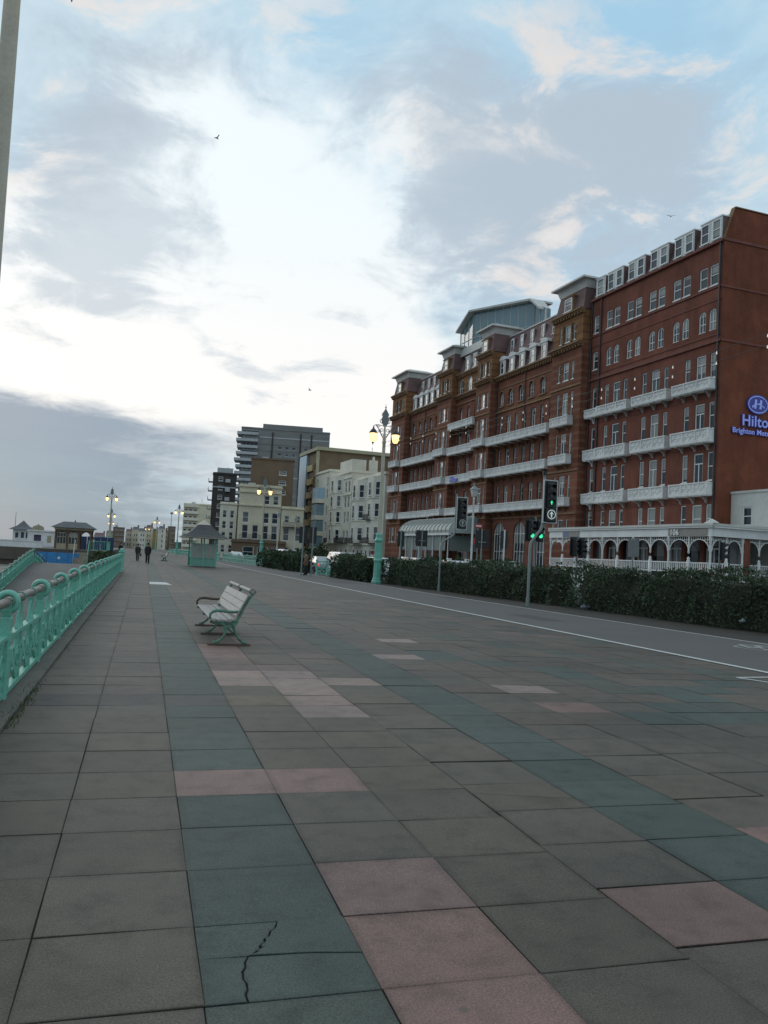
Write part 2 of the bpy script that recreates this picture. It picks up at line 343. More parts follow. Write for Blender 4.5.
asphalt_lane, t, b = nt_new('lane_asphalt')
big = tnoise(t, 0.6, 5, 0.6); fin = tnoise(t, 130, 2)
cc = ramp(t, big, [(0.3, (0.070, 0.062, 0.059)), (0.7, (0.097, 0.086, 0.082))]); cc = mixc(t, 0.5, cc, ramp(t, fin, [(0.35, (0.05,0.05,0.05)), (0.65, (0.14,0.126,0.12))]))
t.links.new(cc, b.inputs['Base Color']); b.inputs['Roughness'].default_value = 0.8; bump(t, b, fin, 0.004, 0.4)
asphalt_road = mat('road_asphalt', (0.075, 0.075, 0.078), 0.8, (0.05, 0.05, 0.052), 0.5)
ramp_m = mat('ramp_asphalt', (0.115, 0.105, 0.10), 0.85, (0.068, 0.064, 0.062), 0.55, stretch=(1, 0.4, 1), bmp=0.2)
soil = mat('verge_soil', (0.045, 0.036, 0.028), 0.95, (0.022, 0.018, 0.014), 2.5, bmp=0.5)
joint_m = mat('joint_dirt', (0.062, 0.057, 0.044), 0.95, (0.04, 0.038, 0.03), 5)
pave_far = mat('far_paving', (0.10, 0.084, 0.073), 0.8, (0.078, 0.067, 0.059), 0.5)
pave_hotel = mat('hotel_pavement', (0.19, 0.18, 0.17), 0.85, (0.13, 0.125, 0.12), 0.6)
line_m = mat('road_line_paint', (0.56, 0.56, 0.54), 0.65, (0.27, 0.265, 0.26), 2.2, fine=0.42)
shingle = mat('beach_shingle', (0.24, 0.21, 0.17), 0.9, (0.15, 0.13, 0.11), 0.6, bmp=0.5)
kerb_m = mat('kerb_stone', (0.22, 0.21, 0.20), 0.8, (0.13, 0.125, 0.12), 1.2)

inner = [(10.65,-6),(10.50,2),(10.24,11.65),(9.98,20.7),(9.73,30.9),(9.33,50.2),(8.9,70),(8.2,112),(6.6,160),(2.5,240),(-6,340)]
outer = [(15.9,-6),(15.35,2),(14.6,16.64),(14.05,25.3),(13.44,37.9),(13.05,55),(12.5,75),(11.2,112),(9.4,160),(5.4,240),(-3,340)]
kerbl = [(21.0,-6),(20.45,2),(19.5,16.64),(18.9,25.3),(18.1,37.9),(16.6,55),(15.0,75),(13.4,112),(11.4,160),(7.4,240),(-1,340)]

def land(name, z, m): return sheet(name, [(-1.45,-60),(-1.45,52),(-3.3,52),(-3.3,80),(-40,80),(-70,400),(-160,1200),(2500,1200),(2500,-60)], z, m)
land('ground', -0.22, pave_far)
sea_m, t, b = nt_new('sea_water'); b.inputs['Base Color'].default_value = (0.05, 0.085, 0.095, 1); b.inputs['Roughness'].default_value = 0.18
wv = tnoise(t, 0.5, 6, 0.6, (1, 0.35, 1)); bump(t, b, wv, 0.4, 0.5)
sheet('sea', [(-4500,-500),(300,-500),(300,5000),(-4500,5000)], -5.2, sea_m)
struct(sheet('beach', [(-30,-60,-5.4),(-1.5,-60,-4.6),(-1.5,81,-.66),(-48,81,-.8),(-60,40,-5.4)], 0, shingle))

# promenade bed under the slabs, then the slabs themselves
ribbon('promenade_bed', [(-1.45,-6),(-1.45,52)], [(18,-6),(14,52)], -0.014, joint_m)
ribbon('far_promenade', [(-3.3,52),(-3.3,80),(-4.2,125),(-14,145),(-22,240),(-36,340)], [(14,52),(13,80),(11.5,125),(10.5,145),(8,240),(-2,340)], -0.012, pave_far)
slab_m, t, b = nt_new('paving_slab')
at_ = N(t, 'ShaderNodeAttribute', attribute_name='slab_colour')
big = tnoise(t, 0.45, 5, 0.62); mid = tnoise(t, 4.5, 5, 0.65); grain = tnoise(t, 120, 4, 0.75)
cc = mixc(t, 1.0, at_.outputs['Color'], ramp(t, big, [(0.28, (0.68,0.68,0.69)), (0.72, (1.16,1.15,1.12))]), 'MULTIPLY')
cc = mixc(t, 1.0, cc, ramp(t, mid, [(0.28, (0.66,0.66,0.65)), (0.5, (1.0,1.0,1.0)), (0.75, (1.13,1.12,1.11))]), 'MULTIPLY')
cc = mixc(t, 1.0, cc, ramp(t, grain, [(0.3, (0.45,0.45,0.45)), (0.5, (0.98,0.98,0.98)), (0.72, (1.7,1.68,1.64))]), 'MULTIPLY')
vor = N(t, 'ShaderNodeTexVoronoi'); tcn = N(t, 'ShaderNodeTexCoord'); t.links.new(tcn.outputs['Object'], vor.inputs['Vector']); vor.inputs['Scale'].default_value = 2.2; vor.inputs['Randomness'].default_value = 1.0
spot = N(t, 'ShaderNodeMapRange'); t.links.new(vor.outputs['Distance'], spot.inputs[0]); spot.inputs[1].default_value = 0.035; spot.inputs[2].default_value = 0.055; spot.inputs[3].default_value = 0.5; spot.inputs[4].default_value = 0.0
cc = mixc(t, spot.outputs[0], cc, (0.08, 0.078, 0.074))          # trodden chewing gum
t.links.new(cc, b.inputs['Base Color']); b.inputs['Roughness'].default_value = 0.62; b.inputs['Specular IOR Level'].default_value = 0.3
bump(t, b, grain, 0.004, 0.5)
BROWN = (0.104, 0.087, 0.070); TEAL = (0.066, 0.080, 0.070); PINK = (0.215, 0.134, 0.118); PALE = (0.27, 0.195, 0.172); TAN = (0.135, 0.107, 0.075); GREY = (0.070, 0.064, 0.061); DUSK = (0.138, 0.097, 0.086)
cX = [-1.03,-0.33,0.31,0.96,1.61,2.30,3.00,3.73,4.50,5.22,5.92,6.62,7.32,8.02,8.72,9.42,10.12,10.82]
special = {}                                     # (column, row) -> colour; rows of 0.63 m from y = 3.02
def setc(c_, r0, r1, v):
    c_ += 1
    for r in range(r0, r1+1): special[(c_, r)] = v
setc(2,-1,1,PINK); setc(1,4,4,PINK); setc(2,4,4,PINK); setc(4,0,0,PINK); setc(6,1,1,PINK)
setc(2,15,17,PINK); setc(2,13,14,DUSK); setc(2,11,12,PALE); setc(2,9,9,TAN)
setc(3,13,13,DUSK); setc(3,12,12,PALE); setc(3,10,11,PALE); setc(3,8,9,PALE); setc(4,11,11,PALE); setc(3,18,18,DUSK); setc(4,15,15,DUSK); setc(4,18,18,DUSK)
setc(7,10,10,PALE); setc(7,8,8,PINK); setc(7,19,19,PALE); setc(6,15,15,PALE)
for k in ((8,7),(9,7),(9,8),(10,9),(10,10),(11,10),(10,7),(11,7),(12,11),(12,8),(9,12),(9,13),(8,14),(7,15),(7,16)): special[(k[0]+1, k[1])] = (0.070, 0.086, 0.077)
for c_ in (0,1,2): special[(c_,9)] = GREY
pv, pf, pc = [], [], []
def slab(poly, c3, z=0.0, gap=0.005, tilt=(0,0)):
    cx = sum(p[0] for p in poly)/len(poly); cy = sum(p[1] for p in poly)/len(poly); n = len(poly); b0 = len(pv)
    def inset(p, d):
        dx, dy = p[0]-cx, p[1]-cy
        return (p[0]-math.copysign(min(d,abs(dx)*.5),dx), p[1]-math.copysign(min(d,abs(dy)*.5),dy))
    grime = rnd.uniform(.74,.98)                 # trodden dirt gathers along the edges of a slab
    for d, dz, kk in ((gap,-0.008,.5),(gap,-0.002,.6),(gap+0.003,0.0,grime),(gap+rnd.uniform(.02,.06),0.0,1.0)):
        for p in poly:
            q = inset(p, d); pv.append((*q, z+dz+(q[0]-cx)*tilt[0]+(q[1]-cy)*tilt[1])); g = kk if kk in (.5,.6,1.0) else kk*rnd.uniform(.85,1.1); pc.append((c3[0]*g,c3[1]*g,c3[2]*g,1))
    for k in (0,n,2*n):
        for i in range(n): pf.append((b0+k+i, b0+k+(i+1)%n, b0+k+n+(i+1)%n, b0+k+n+i))
    pf.append(tuple(b0+3*n+i for i in range(n)))
def lane_x(y): return float(np.interp(y, [p[1] for p in inner], [p[0] for p in inner]))
left_cols = [-3.25,-2.5,-1.76]
for r in range(-5, 195):
    y0 = 3.02+0.63*r
    xs = (left_cols if y0 > 52.3 else [])+cX
    for i, (x0, x1) in enumerate(zip(xs, xs[1:])):
        c_ = i-(len(xs)-len(cX)); off = 0.0 if 0 <= c_ < 5 else 0.02*rnd.uniform(-1,1)+(0.1 if c_ in (5,6) else 0.0)+(0.22 if c_ > 6 else 0)
        if x0 > lane_x(y0)+0.05: continue
        base = TEAL if c_ in (2,6) else BROWN
        if c_ >= 10 and (c_+r//2) % 5 == 0: base = (0.082, 0.084, 0.072)
        cc3 = special.get((c_,r), base)
        if (c_,r) not in special and c_ > 2 and c_ != 6 and r > 20 and rnd.random() < 0.05: cc3 = DUSK
        k = rnd.uniform(0.92,1.08); h = rnd.uniform(-0.03,0.03)
        cc3 = (cc3[0]*k*(1+h), cc3[1]*k, cc3[2]*k*(1-h))
        j = lambda: rnd.uniform(-0.0025,0.0025)
        ya, yb = y0+off, y0+off+0.63
        z = rnd.uniform(-0.003,0.002) if y0 < 30 else 0
        tl = (rnd.uniform(-.004,.004), rnd.uniform(-.004,.004))
        if (c_,r) == (2,0):
            Z = lambda: rnd.uniform(-.004,.001)
            slab([(x0,ya),(.46,ya),(.457,3.07),(.468,3.10),(.470,3.15),(.461,3.18),(.466,3.24),(.480,3.27),(.483,3.31),(.50,3.35),(x0,3.362)], cc3, Z(), 0.0016); slab([(.466,ya),(x1,ya),(x1,3.31),(.75,3.345),(.504,3.355),(.488,3.31),(.485,3.27),(.471,3.24),(.466,3.18),(.475,3.15),(.473,3.10),(.462,3.07)], cc3, Z(), 0.0014)
            slab([(x0,3.362),(.50,3.362),(.528,3.372),(.534,3.395),(.556,3.41),(.560,3.44),(.583,3.465),(.585,3.50),(.606,3.515),(.618,3.56),(.644,3.59),(.665,yb),(x0,yb)], cc3, Z(), 0.0016); slab([(.513,3.362),(.75,3.345),(x1,3.31),(x1,yb),(.670,yb),(.650,3.59),(.623,3.558),(.611,3.513),(.591,3.498),(.588,3.463),(.566,3.438),(.561,3.407),(.539,3.393),(.533,3.371)], cc3, Z(), 0.0014)
            continue
        if (c_,r) == (5,3):                       # a slab cracked across
            slab([(x0,ya),(x1,ya),(x1,ya+.22),(x0+.35,ya+.3),(x0,ya+.42)], cc3, z, .003, tl); slab([(x0,ya+.42),(x0+.35,ya+.3),(x1,ya+.22),(x1,yb),(x0,yb)], cc3, z-.002, .003, tl); continue
        slab([(x0+j(),ya+j()),(x1+j(),ya+j()),(x1+j(),yb+j()),(x0+j(),yb+j())], cc3, z, rnd.uniform(.0012,.0032), tl)
me = bpy.data.meshes.new('promenade_paving'); me.from_pydata(pv, [], pf); me.materials.append(slab_m)
ca = me.color_attributes.new('slab_colour', 'FLOAT_COLOR', 'POINT'); ca.data.foreach_set('color', np.array(pc, 'f').ravel()); me.update()
po = bpy.data.objects.new('promenade_paving', me); col.objects.link(po); struct(po)
# white square of fresh paving far down the promenade
sheet('pale_paving_patch', [(0.33,36.0),(1.25,36.0),(1.05,38.3),(0.33,38.3)], 0.004, mat('pale_patch', (0.62,0.6,0.58), 0.7, (0.45,0.44,0.42), 2))

lane = ribbon('cycle_lane', inner, outer, 0.006, asphalt_lane)
ribbon('cycle_lane_line', shift(inner,-0.06), shift(inner,0.09), 0.011, line_m); ribbon('cycle_lane_line', shift(outer,-0.07), shift(outer,0.03), 0.011, line_m)
# cycle symbol and arrow tail painted on the lane and paving near the right edge
mb = MB()
for cx, cy in ((13.25,15.65),(14.05,15.85)):
    for k in range(16):
        a, a2 = 2*math.pi*k/16, 2*math.pi*(k+1)/16
        mb.quad((cx+.30*math.cos(a),cy+.45*math.sin(a),0),(cx+.30*math.cos(a2),cy+.45*math.sin(a2),0),(cx+.22*math.cos(a2),cy+.36*math.sin(a2),0),(cx+.22*math.cos(a),cy+.36*math.sin(a),0))
for p, q in (((13.25,15.65),(13.55,16.4)),((13.55,16.4),(13.92,16.3)),((13.92,16.3),(14.05,15.85)),((13.6,15.7),(13.92,16.3)),((13.25,15.65),(13.6,15.7)),((13.6,15.7),(13.55,16.4))):
    d = (Vector(q)-Vector(p)).normalized(); n_ = Vector((-d.y,d.x))*.05
    mb.quad((p[0]-n_.x,p[1]-n_.y,0.0),(q[0]-n_.x,q[1]-n_.y,0.0),(q[0]+n_.x,q[1]+n_.y,0.0),(p[0]+n_.x,p[1]+n_.y,0.0))
for i in range(len(mb.v)): mb.v[i] = (mb.v[i][0], mb.v[i][1], 0.0115+0.0002*(i//4 % 9))
struct(mb.build('cycle_symbol', mat('worn_white_paint',(.34,.335,.33),.7,(.13,.125,.12),7,fine=.4)))
mb = MB()
for p, q in (((9.16,11.1),(9.5,10.3)),((9.16,11.1),(10.0,11.2))):
    d = (Vector(q)-Vector(p)).normalized(); n_ = Vector((-d.y,d.x))*.04; zz = 0.004 if q[0] < 9.6 else 0.0045
    mb.quad((p[0]-n_.x,p[1]-n_.y,zz),(q[0]-n_.x,q[1]-n_.y,zz),(q[0]+n_.x,q[1]+n_.y,zz),(p[0]+n_.x,p[1]+n_.y,zz))
struct(mb.build('painted_marking', line_m))
# verge, kerb, road, hotel pavement
ribbon('verge', shift(outer,0.0), shift(kerbl,-0.15), 0.003, soil)
mb = MB()
for a, b_ in zip(kerbl, kerbl[1:]):
    mb.add([(a[0]-.15,a[1],0.01),(a[0],a[1],0.01),(a[0],a[1],-.2),(a[0]-.15,a[1],-.2),(b_[0]-.15,b_[1],0.01),(b_[0],b_[1],0.01),(b_[0],b_[1],-.2),(b_[0]-.15,b_[1],-.2)], [(0,1,5,4),(1,2,6,5),(0,4,7,3)])
struct(mb.build('kerb', kerb_m))
ribbon('road', kerbl, shift(kerbl,15.5), -0.11, asphalt_road)
ribbon('road_line', shift(kerbl,7.6), shift(kerbl,7.75), -0.106, line_m)
mb = MB()
for a, b_ in zip(shift(kerbl,15.5), shift(kerbl,15.5)[1:]):
    mb.add([(a[0],a[1],0.02),(a[0]+60,a[1],0.02),(b_[0]+60,b_[1],0.02),(b_[0],b_[1],0.02),(a[0],a[1],-.2),(b_[0],b_[1],-.2)], [(0,1,2,3),(0,3,5,4)])
struct(mb.build('pavement', pave_hotel))
# ramp going down to the beach beside the railing
mb = MB()
def r2x(y): return -4.4-0.052*y
prof = [(-8,-3.7),(20,-2.25),(45,-1.08),(62,-0.25),(66,-0.12),(68.5,-0.12),(73,-0.5),(80.2,-0.52)]
for (ya, za), (yb, zb) in zip(prof, prof[1:]):
    xa, xb = (r2x(ya)-.15, r2x(yb)-.15) if yb <= 66 else (-9.0, -9.0)
    if ya < 66: xa = r2x(ya)-.15
    if yb <= 66: xb = r2x(yb)-.15
    right = -1.46 if yb <= 52 else -3.3
    mb.quad((xa,ya,za),(right if yb > 52 else -1.46,ya,za),(right,yb,zb),(xb,yb,zb))
struct(mb.build('beach_ramp', ramp_m))
mb = MB()
for (ya, za), (yb, zb) in zip(prof[:4], prof[1:5]):
    mb.add([(r2x(ya)-.16,ya,za),(r2x(yb)-.16,yb,zb),(r2x(yb)-.16,yb,-5.5),(r2x(ya)-.16,ya,-5.5)], [(0,1,2,3)])
struct(mb.build('ramp_wall', dark_wall_m))
tag((lambda m_: (m_.box(-1.46,-1.035,-8,52.3,-5,0.03), m_.box(-3.5,-3.3,52.3,80,-5,-0.03), m_.box(-3.3,-1.46,52.3,52.5,-5,-0.02), m_.build('retaining_wall', concrete))[-1])(MB()), 'stained concrete edge wall carrying the green promenade railing', 'wall')

# patches, drains and a second kerb line on the lane
patch_m = mat('lane_patch', (0.062,0.058,0.057), .85, (0.05,0.047,0.046), 2)
for i, (x, y, w, l) in enumerate(((11.3,22,.9,2.6),(12.6,33,.7,1.8),(11.0,47,1.2,3.5),(12.9,12.5,.8,1.2))):
    sheet('lane_patch', [(x,y),(x+w,y+.1),(x+w-.05,y+l),(x+.04,y+l-.08)], .0075, patch_m)
# ---------------------------------------------------------------- promenade railing
def post_mesh():
    m = MB()
    m.bbox(-.05,.05,-.08,.08,0,.80,0,.012)
    m.bbox(-.062,.062,-.065,.065,.56,.66,0,.012); m.bbox(-.06,.06,-.05,.05,.05,.5,0,.01)
    m.prism([(-.05,.78),(.05,.78),(.075,.86),(.075,.95),(-.075,.95),(-.075,.86)],-.045,.045,'x')
    n = 18; prev = None                                         # ring the handrail runs through, axis along the rail
    outer_, tub = .090, .032
    vs_, fs = [], []
    for i in range(n):
        a = 2*math.pi*i/n
        for k in range(8):
            b_ = 2*math.pi*k/8; rr = outer_+tub*math.cos(b_); vs_.append((rr*math.cos(a), 1.5*tub*math.sin(b_), .945+rr*math.sin(a)))
    for i in range(n):
        for k in range(8): fs.append((i*8+k, i*8+(k+1)%8, ((i+1)%n)*8+(k+1)%8, ((i+1)%n)*8+k))
    m.add(vs_, fs, 0, True)
    return m.mesh('post', teal)
POST = post_mesh()
def panel_mesh(L, dz):
    m = MB(); Z = lambda y, z: z+dz*(y/L)
    def bar(y0,z0,y1,z1,w=.03,h=.03): m.obox((0,y0,Z(y0,z0)),(0,y1,Z(y1,z1)),w,h)
    bar(.04,.60,L-.04,.60,.085,.035); bar(.04,.05,L-.04,.05,.08,.05); bar(.04,.55,L-.04,.55,.03,.05)
    c_ = 3; w = (L-.16)/c_
    for i in range(c_):
        a = .08+w*i; mid_ = a+w/2
        bar(a+.02,.08,a+w-.02,.56,.022,.085); bar(a+.02,.56,a+w-.02,.08,.03,.085)
        pts = [(0,mid_+.12*math.cos(t_*math.pi/6),Z(mid_,.32)+.12*math.sin(t_*math.pi/6)) for t_ in range(13)]
        m.tube(pts,.022,5,0,False)
        for e in (-1,1):
            pts = [(0,mid_+e*(.36-.10*math.cos(t_*math.pi/5)),Z(mid_+e*.3,.32)+.10*math.sin(t_*math.pi/5)) for t_ in range(-5,6)]
            m.tube(pts,.018,5,0,False)
        if i: bar(a,.06,a,.58,.035,.07)
    for q in (1/3, 2/3):                                        # tapering balusters with a collar round the handrail
        y = L*q
        m.tube([(0,y,Z(y,.61)),(0,y,Z(y,.68)),(0,y,Z(y,.80)),(0,y,Z(y,.88))],[.055,.034,.028,.045],7)
        for s_ in (-1,1):
            m.tube([(0,y+s_*.02,Z(y,.86)),(0,y+s_*.16,Z(y+s_*.16,.74)),(0,y+s_*.20,Z(y+s_*.2,.62))],[.015,.014,.016],5,0,False)
        m.tube([(0,y-.022,Z(y-.022,.945)),(0,y+.022,Z(y+.022,.945))],.058,10,1)
    return m.mesh('lattice_panel', [teal, teal_pale])
def railing(label, pts, group='green seafront railings'):
    """railing through post points (x,y,z)"""
    x0, y0, z0 = pts[0]
    root = thing('seafront_railing', label, 'railing', (x0,y0,z0), 0, group)
    cache = {}
    rail = MB()
    for i, p in enumerate(pts):
        q = (p[0]-x0, p[1]-y0, p[2]-z0); o = place(POST, 'post', root, q)
        if i+1 < len(pts):
            n_ = pts[i+1]; dx, dy, dz = n_[0]-p[0], n_[1]-p[1], n_[2]-p[2]; L = math.hypot(dx,dy); key = (round(L,2), round(dz,2))
            if key not in cache: cache[key] = panel_mesh(L, dz)
            a = -math.atan2(dx,dy); place(cache[key], 'lattice_panel', root, q, a); o.rotation_euler = (0,0,a)
            rail.tube([(q[0],q[1],q[2]+.945),(q[0]+dx,q[1]+dy,q[2]+dz+.945)], .044, 9)
    rail.build('handrail', pipe_grey, root)
    return root
pr = railing('long sea green cast iron railing with ring topped posts along the promenade edge', [(-1.25, .71+2.72*k, .03) for k in range(19)])
m = MB(); m.bbox(-.2,.2,-.2,.2,0,.16,0,.02); m.bbox(-.15,.15,-.15,.15,.16,1.12,0,.03); m.bbox(-.2,.2,-.2,.2,1.12,1.2,0,.02); m.lathe([(.14,1.2),(.16,1.26),(.1,1.34),(.02,1.38)],n=8)
m.build('end_pier', teal, pr, (0.0, 52.2-.71, -.03))
rp = [(r2x(y), y, float(np.interp(y, [p[0] for p in prof], [p[1] for p in prof]))+.02) for y in [66-2.72*k for k in range(24,-1,-1)] if y > 3]
railing('sloping green railing climbing the far side of the beach ramp', rp+[(-7.55,68.2,-.55),(-7.25,70.4,-1.2)])

# ---------------------------------------------------------------- benches
def make_bench(label, loc):
    root = thing('promenade_bench', label, 'bench', loc, 0, 'benches on the promenade')
    F = lambda x, z: (x-1.48, z)
    def frame(y, armed, name):
        m = MB()
        def chain(ps, w, h, mi=0, r_=None):
            m.tube([(F(*p)[0], y, F(*p)[1]) for p in ps], r_ or w, 6, mi)
        chain([(1.14,.40),(1.20,.375),(1.35,.36),(1.50,.375),(1.60,.42)], .026, 0)
        chain([(1.57,.40),(1.63,.50),(1.70,.66),(1.79,.83),(1.845,.90),(1.86,.93)], [.028,.027,.025,.024,.03,.036], 0)
        chain([(1.36,.36),(1.40,.29),(1.405,.22),(1.37,.13),(1.28,.06),(1.20,.035)], [.034,.03,.026,.024,.026,.03], 0)
        chain([(1.52,.37),(1.545,.29),(1.575,.22),(1.63,.12),(1.70,.06),(1.78,.035)], [.034,.03,.026,.024,.026,.03], 0)
        m.box(1.12-1.48,1.83-1.48,y-.05,y+.05,0,.03,1)
        m.prism([F(1.3,.36),F(1.62,.40),F(1.55,.29),F(1.40,.29)], y-.012, y+.012, 'y', 0)
        o = m.build(name, [mat('chipped_green_iron',(.125,.27,.20),.6,(.06,.075,.05),14), rust], root)
        if armed:
            a = MB()
            pts = [(1.17,.42),(1.135,.46),(1.14,.52),(1.19,.565),(1.28,.58),(1.42,.565),(1.55,.56),(1.66,.58)]
            a.tube([(F(*p)[0],y,F(*p)[1]) for p in pts], [.02,.02,.022,.026,.028,.026,.024,.022], 7)
            a.build('armrest', [rust if y > 1 else MATS['chipped_green_iron']], root)
        return o
    frame(0, True, 'end_frame'); frame(1.75, False, 'end_frame'); frame(3.5, True, 'end_frame')
    for i, (x, z) in enumerate(((1.19,.415),(1.295,.405),(1.40,.405),(1.505,.415))):
        m = MB(); m.bbox(x-1.48-.046,x-1.48+.046,-.06,3.56,z,z+.03,0,.008); m.build('seat_slat', wood_slat, root)
    d = Vector((.215,0,.43)).normalized()
    for i, s_ in enumerate((.10,.235,.37)):
        m = MB(); p = Vector((1.575-1.48,0,.45))+d*s_; nrm_ = Vector((-d.z,0,d.x))
        a, b_ = p-d*.062, p+d*.062
        A = a+nrm_*.035; B = b_+nrm_*.035; C_ = b_+nrm_*.01; D_ = a+nrm_*.01
        m.prism([(A.x,A.z),(B.x,B.z),(C_.x,C_.z),(D_.x,D_.z)], -.05, 3.55, 'y'); m.build('back_slat', wood_slat, root)
    m = MB(); m.tube([(1.815-1.48,-.07,.915),(1.815-1.48,3.57,.915)], .036, 10); m.build('top_rail', wood_slat, root)
    m = MB(); m.tube([(1.815-1.48,1.71,.915),(1.815-1.48,1.79,.915)], .046, 10); m.tube([(1.815-1.48,-.02,.915),(1.815-1.48,.03,.915)], .048, 10); m.build('rail_collar', rust, root)
    return root
bench = make_bench('weathered bench with green iron ends and white slats standing nearest on the paving', (1.48,14.12,0.0))
far = copy_tree(bench, None, (2.3,94.2,0.0)); far['label'] = 'small far bench beyond the shelter near the two walkers'

# ---------------------------------------------------------------- seafront lamps
def lamp_parts():
    b_ = MB()
    b_.lathe([(.34,0),(.34,.14),(.29,.20),(.29,.30),(.25,.36),(.225,.80),(.215,1.30),(.26,1.36),(.28,1.45),(.25,1.53),(.24,1.60),(.215,2.2),(.20,2.55),(.25,2.62),(.27,2.70),(.22,2.78),(.19,2.86),(.20,3.05),(.15,3.12)], n=8, smooth=False)
    for k in range(8):
        a = math.pi*(k+.5)/4; b_.tube([(.225*math.cos(a),.225*math.sin(a),.4),(.205*math.cos(a),.205*math.sin(a),1.3)], .03, 5); b_.tube([(.235*math.cos(a),.235*math.sin(a),1.62),(.20*math.cos(a),.20*math.sin(a),2.5)], .025, 5)
    p = MB(); p.lathe([(.13,3.1),(.125,4.5),(.105,8.3),(.10,8.78),(.135,8.82),(.135,8.88),(.095,8.92),(.092,9.0),(.12,9.05),(.12,9.12),(.07,9.2),(.06,9.9)], n=12)
    for z in (8.92,9.14): p.lathe([(.10,z),(.135,z+.03),(.10,z+.06)], n=10)
    arm = MB()
    for s_ in (-1,1):
        arm.tube([(0,0,9.0),(s_*.18,0,9.28),(s_*.42,0,9.72),(s_*.60,0,9.92),(s_*.72,0,9.86),(s_*.73,0,9.76)], [.04,.035,.03,.03,.03,.025], 6)
        arm.tube([(0,0,9.85),(s_*.3,0,9.92),(s_*.58,0,9.93)], .022, 6)
        for cx, cz, r_ in ((.20,9.60,.13),(.40,9.86,.10),(.14,9.30,.10),(.34,9.52,.09)):
            arm.tube([(s_*(cx+r_*(1-.05*k)*math.cos(k*.62)),0,cz+r_*(1-.05*k)*math.sin(k*.62)) for k in range(13)], .018, 5, 0, False)
    crest = MB()
    crest.prism([(-.10,9.9),(.10,9.9),(.22,10.1),(.25,10.32),(.17,10.5),(.20,10.68),(.09,10.86),(0,11.02),(-.09,10.86),(-.20,10.68),(-.17,10.5),(-.25,10.32),(-.22,10.1)], -.03, .03)
    for s_ in (-1,1):
        for cx, cz, r_ in ((.20,10.18,.13),(.13,10.60,.10)): crest.tube([(s_*(cx+r_*math.cos(k*.6)),0,cz+r_*math.sin(k*.6)) for k in range(12)], .022, 5, 0, False)
    crest.lathe([(.02,11.0),(.06,11.06),(.02,11.14),(.005,11.3)], n=8)
    g = MB(); g.lathe([(.05,-.50),(.14,-.45),(.20,-.30),(.235,-.05),(.24,0.04),(.19,.08)], n=10)
    f = MB(); f.lathe([(.26,.04),(.27,.09),(.20,.20),(.11,.30),(.06,.34),(.05,.42),(.02,.50)], n=10); f.lathe([(.005,-.72),(.03,-.62),(.06,-.55),(.07,-.49),(.03,-.48)], n=8)
    for k in range(5):
        a = 2*math.pi*k/5; f.tube([(.255*math.cos(a),.255*math.sin(a),.04),(.25*math.cos(a),.25*math.sin(a),-.06),(.215*math.cos(a),.215*math.sin(a),-.30),(.13*math.cos(a),.13*math.sin(a),-.47)], .011, 4)
    return dict(base=b_.mesh('base',teal), pole=p.mesh('pole',cream), crossarm=arm.mesh('crossarm',grey_paint), crest=crest.mesh('crest',grey_paint), glass=g.mesh('glass',warm_lamp), lantern=f.mesh('lantern',black_iron))
LP = lamp_parts()
def lamp(label, loc, rz=0.0, s=1.0):
    root = thing('seafront_lamp', label, 'street lamp', loc, rz, 'twin lantern seafront lamps'); root.scale = (1,1,s)
    for k in ('base','pole','crossarm','crest'): place(LP[k], k, root)
    for s_ in (-1,1):
        l = place(LP['lantern'], 'lantern', root, (s_*.73,0,9.33)); place(LP['glass'], 'glass', l)
    return root
lamp('tall cream lamp post standing by the railing, cut off by the left picture edge', (-2.15,11.6,.0), 0.0, 1.03)
lamp('lit twin lantern lamp with green base between the hedges in front of the red hotel', (14.05,49.6,0))
lamp('lit twin lantern lamp in front of the cream houses behind the green barrier', (14.3,105,0))
lamp('lit twin lantern lamp standing above the shelter roof before the pale far hotel', (6.9,186,0))
lamp('smaller lit lamp just left of the shelter against the far seafront houses', (3.5,273,0))
lamp('tiny lit lamp farthest along the promenade above the walkers', (1.0,395,0))
lamp('lit twin lantern lamp beside the blue fence, tallest on the sea side', (-5.6,143,-.2))
lamp('lit twin lantern lamp standing second behind the blue fence on the sea side', (-8.0,210,-.9))
lamp('dim farthest lamp of the line on the sea side', (-11.6,307,-.4))
# festoon bulbs strung from lamp to lamp
def festoon(label, a, b_, sag, n, groups='festoon lights along the seafront'):
    root = thing('festoon_lights', label, 'string lights', a, 0, groups); a = Vector(a); d = Vector(b_)-a
    m = MB()
    bm_ = MB(); bm_.lathe([(.010,.04),(.010,.02),(.018,-.015),(.019,-.03),(.012,-.045),(.003,-.05)], n=6); bulb = bm_.mesh('bulb', bulb_lamp)
    for off in (0.0, -.30):
        pts = []
        for i in range(n*2+1):
            q = i/(n*2); p = d*q+Vector((0,0,off-4*sag*q*(1-q))); pts.append(p)
            if i % 2: place(bulb, 'bulb', root, p-Vector((0,0,.05)))
        m.tube(pts, .008, 4, 0, False)
    m.build('cable', black_iron, root)
festoon('double string of small white bulbs hanging across the red hotel front', (14.05,49.6,8.9), (16.6,-8,9.6), 1.25, 30)

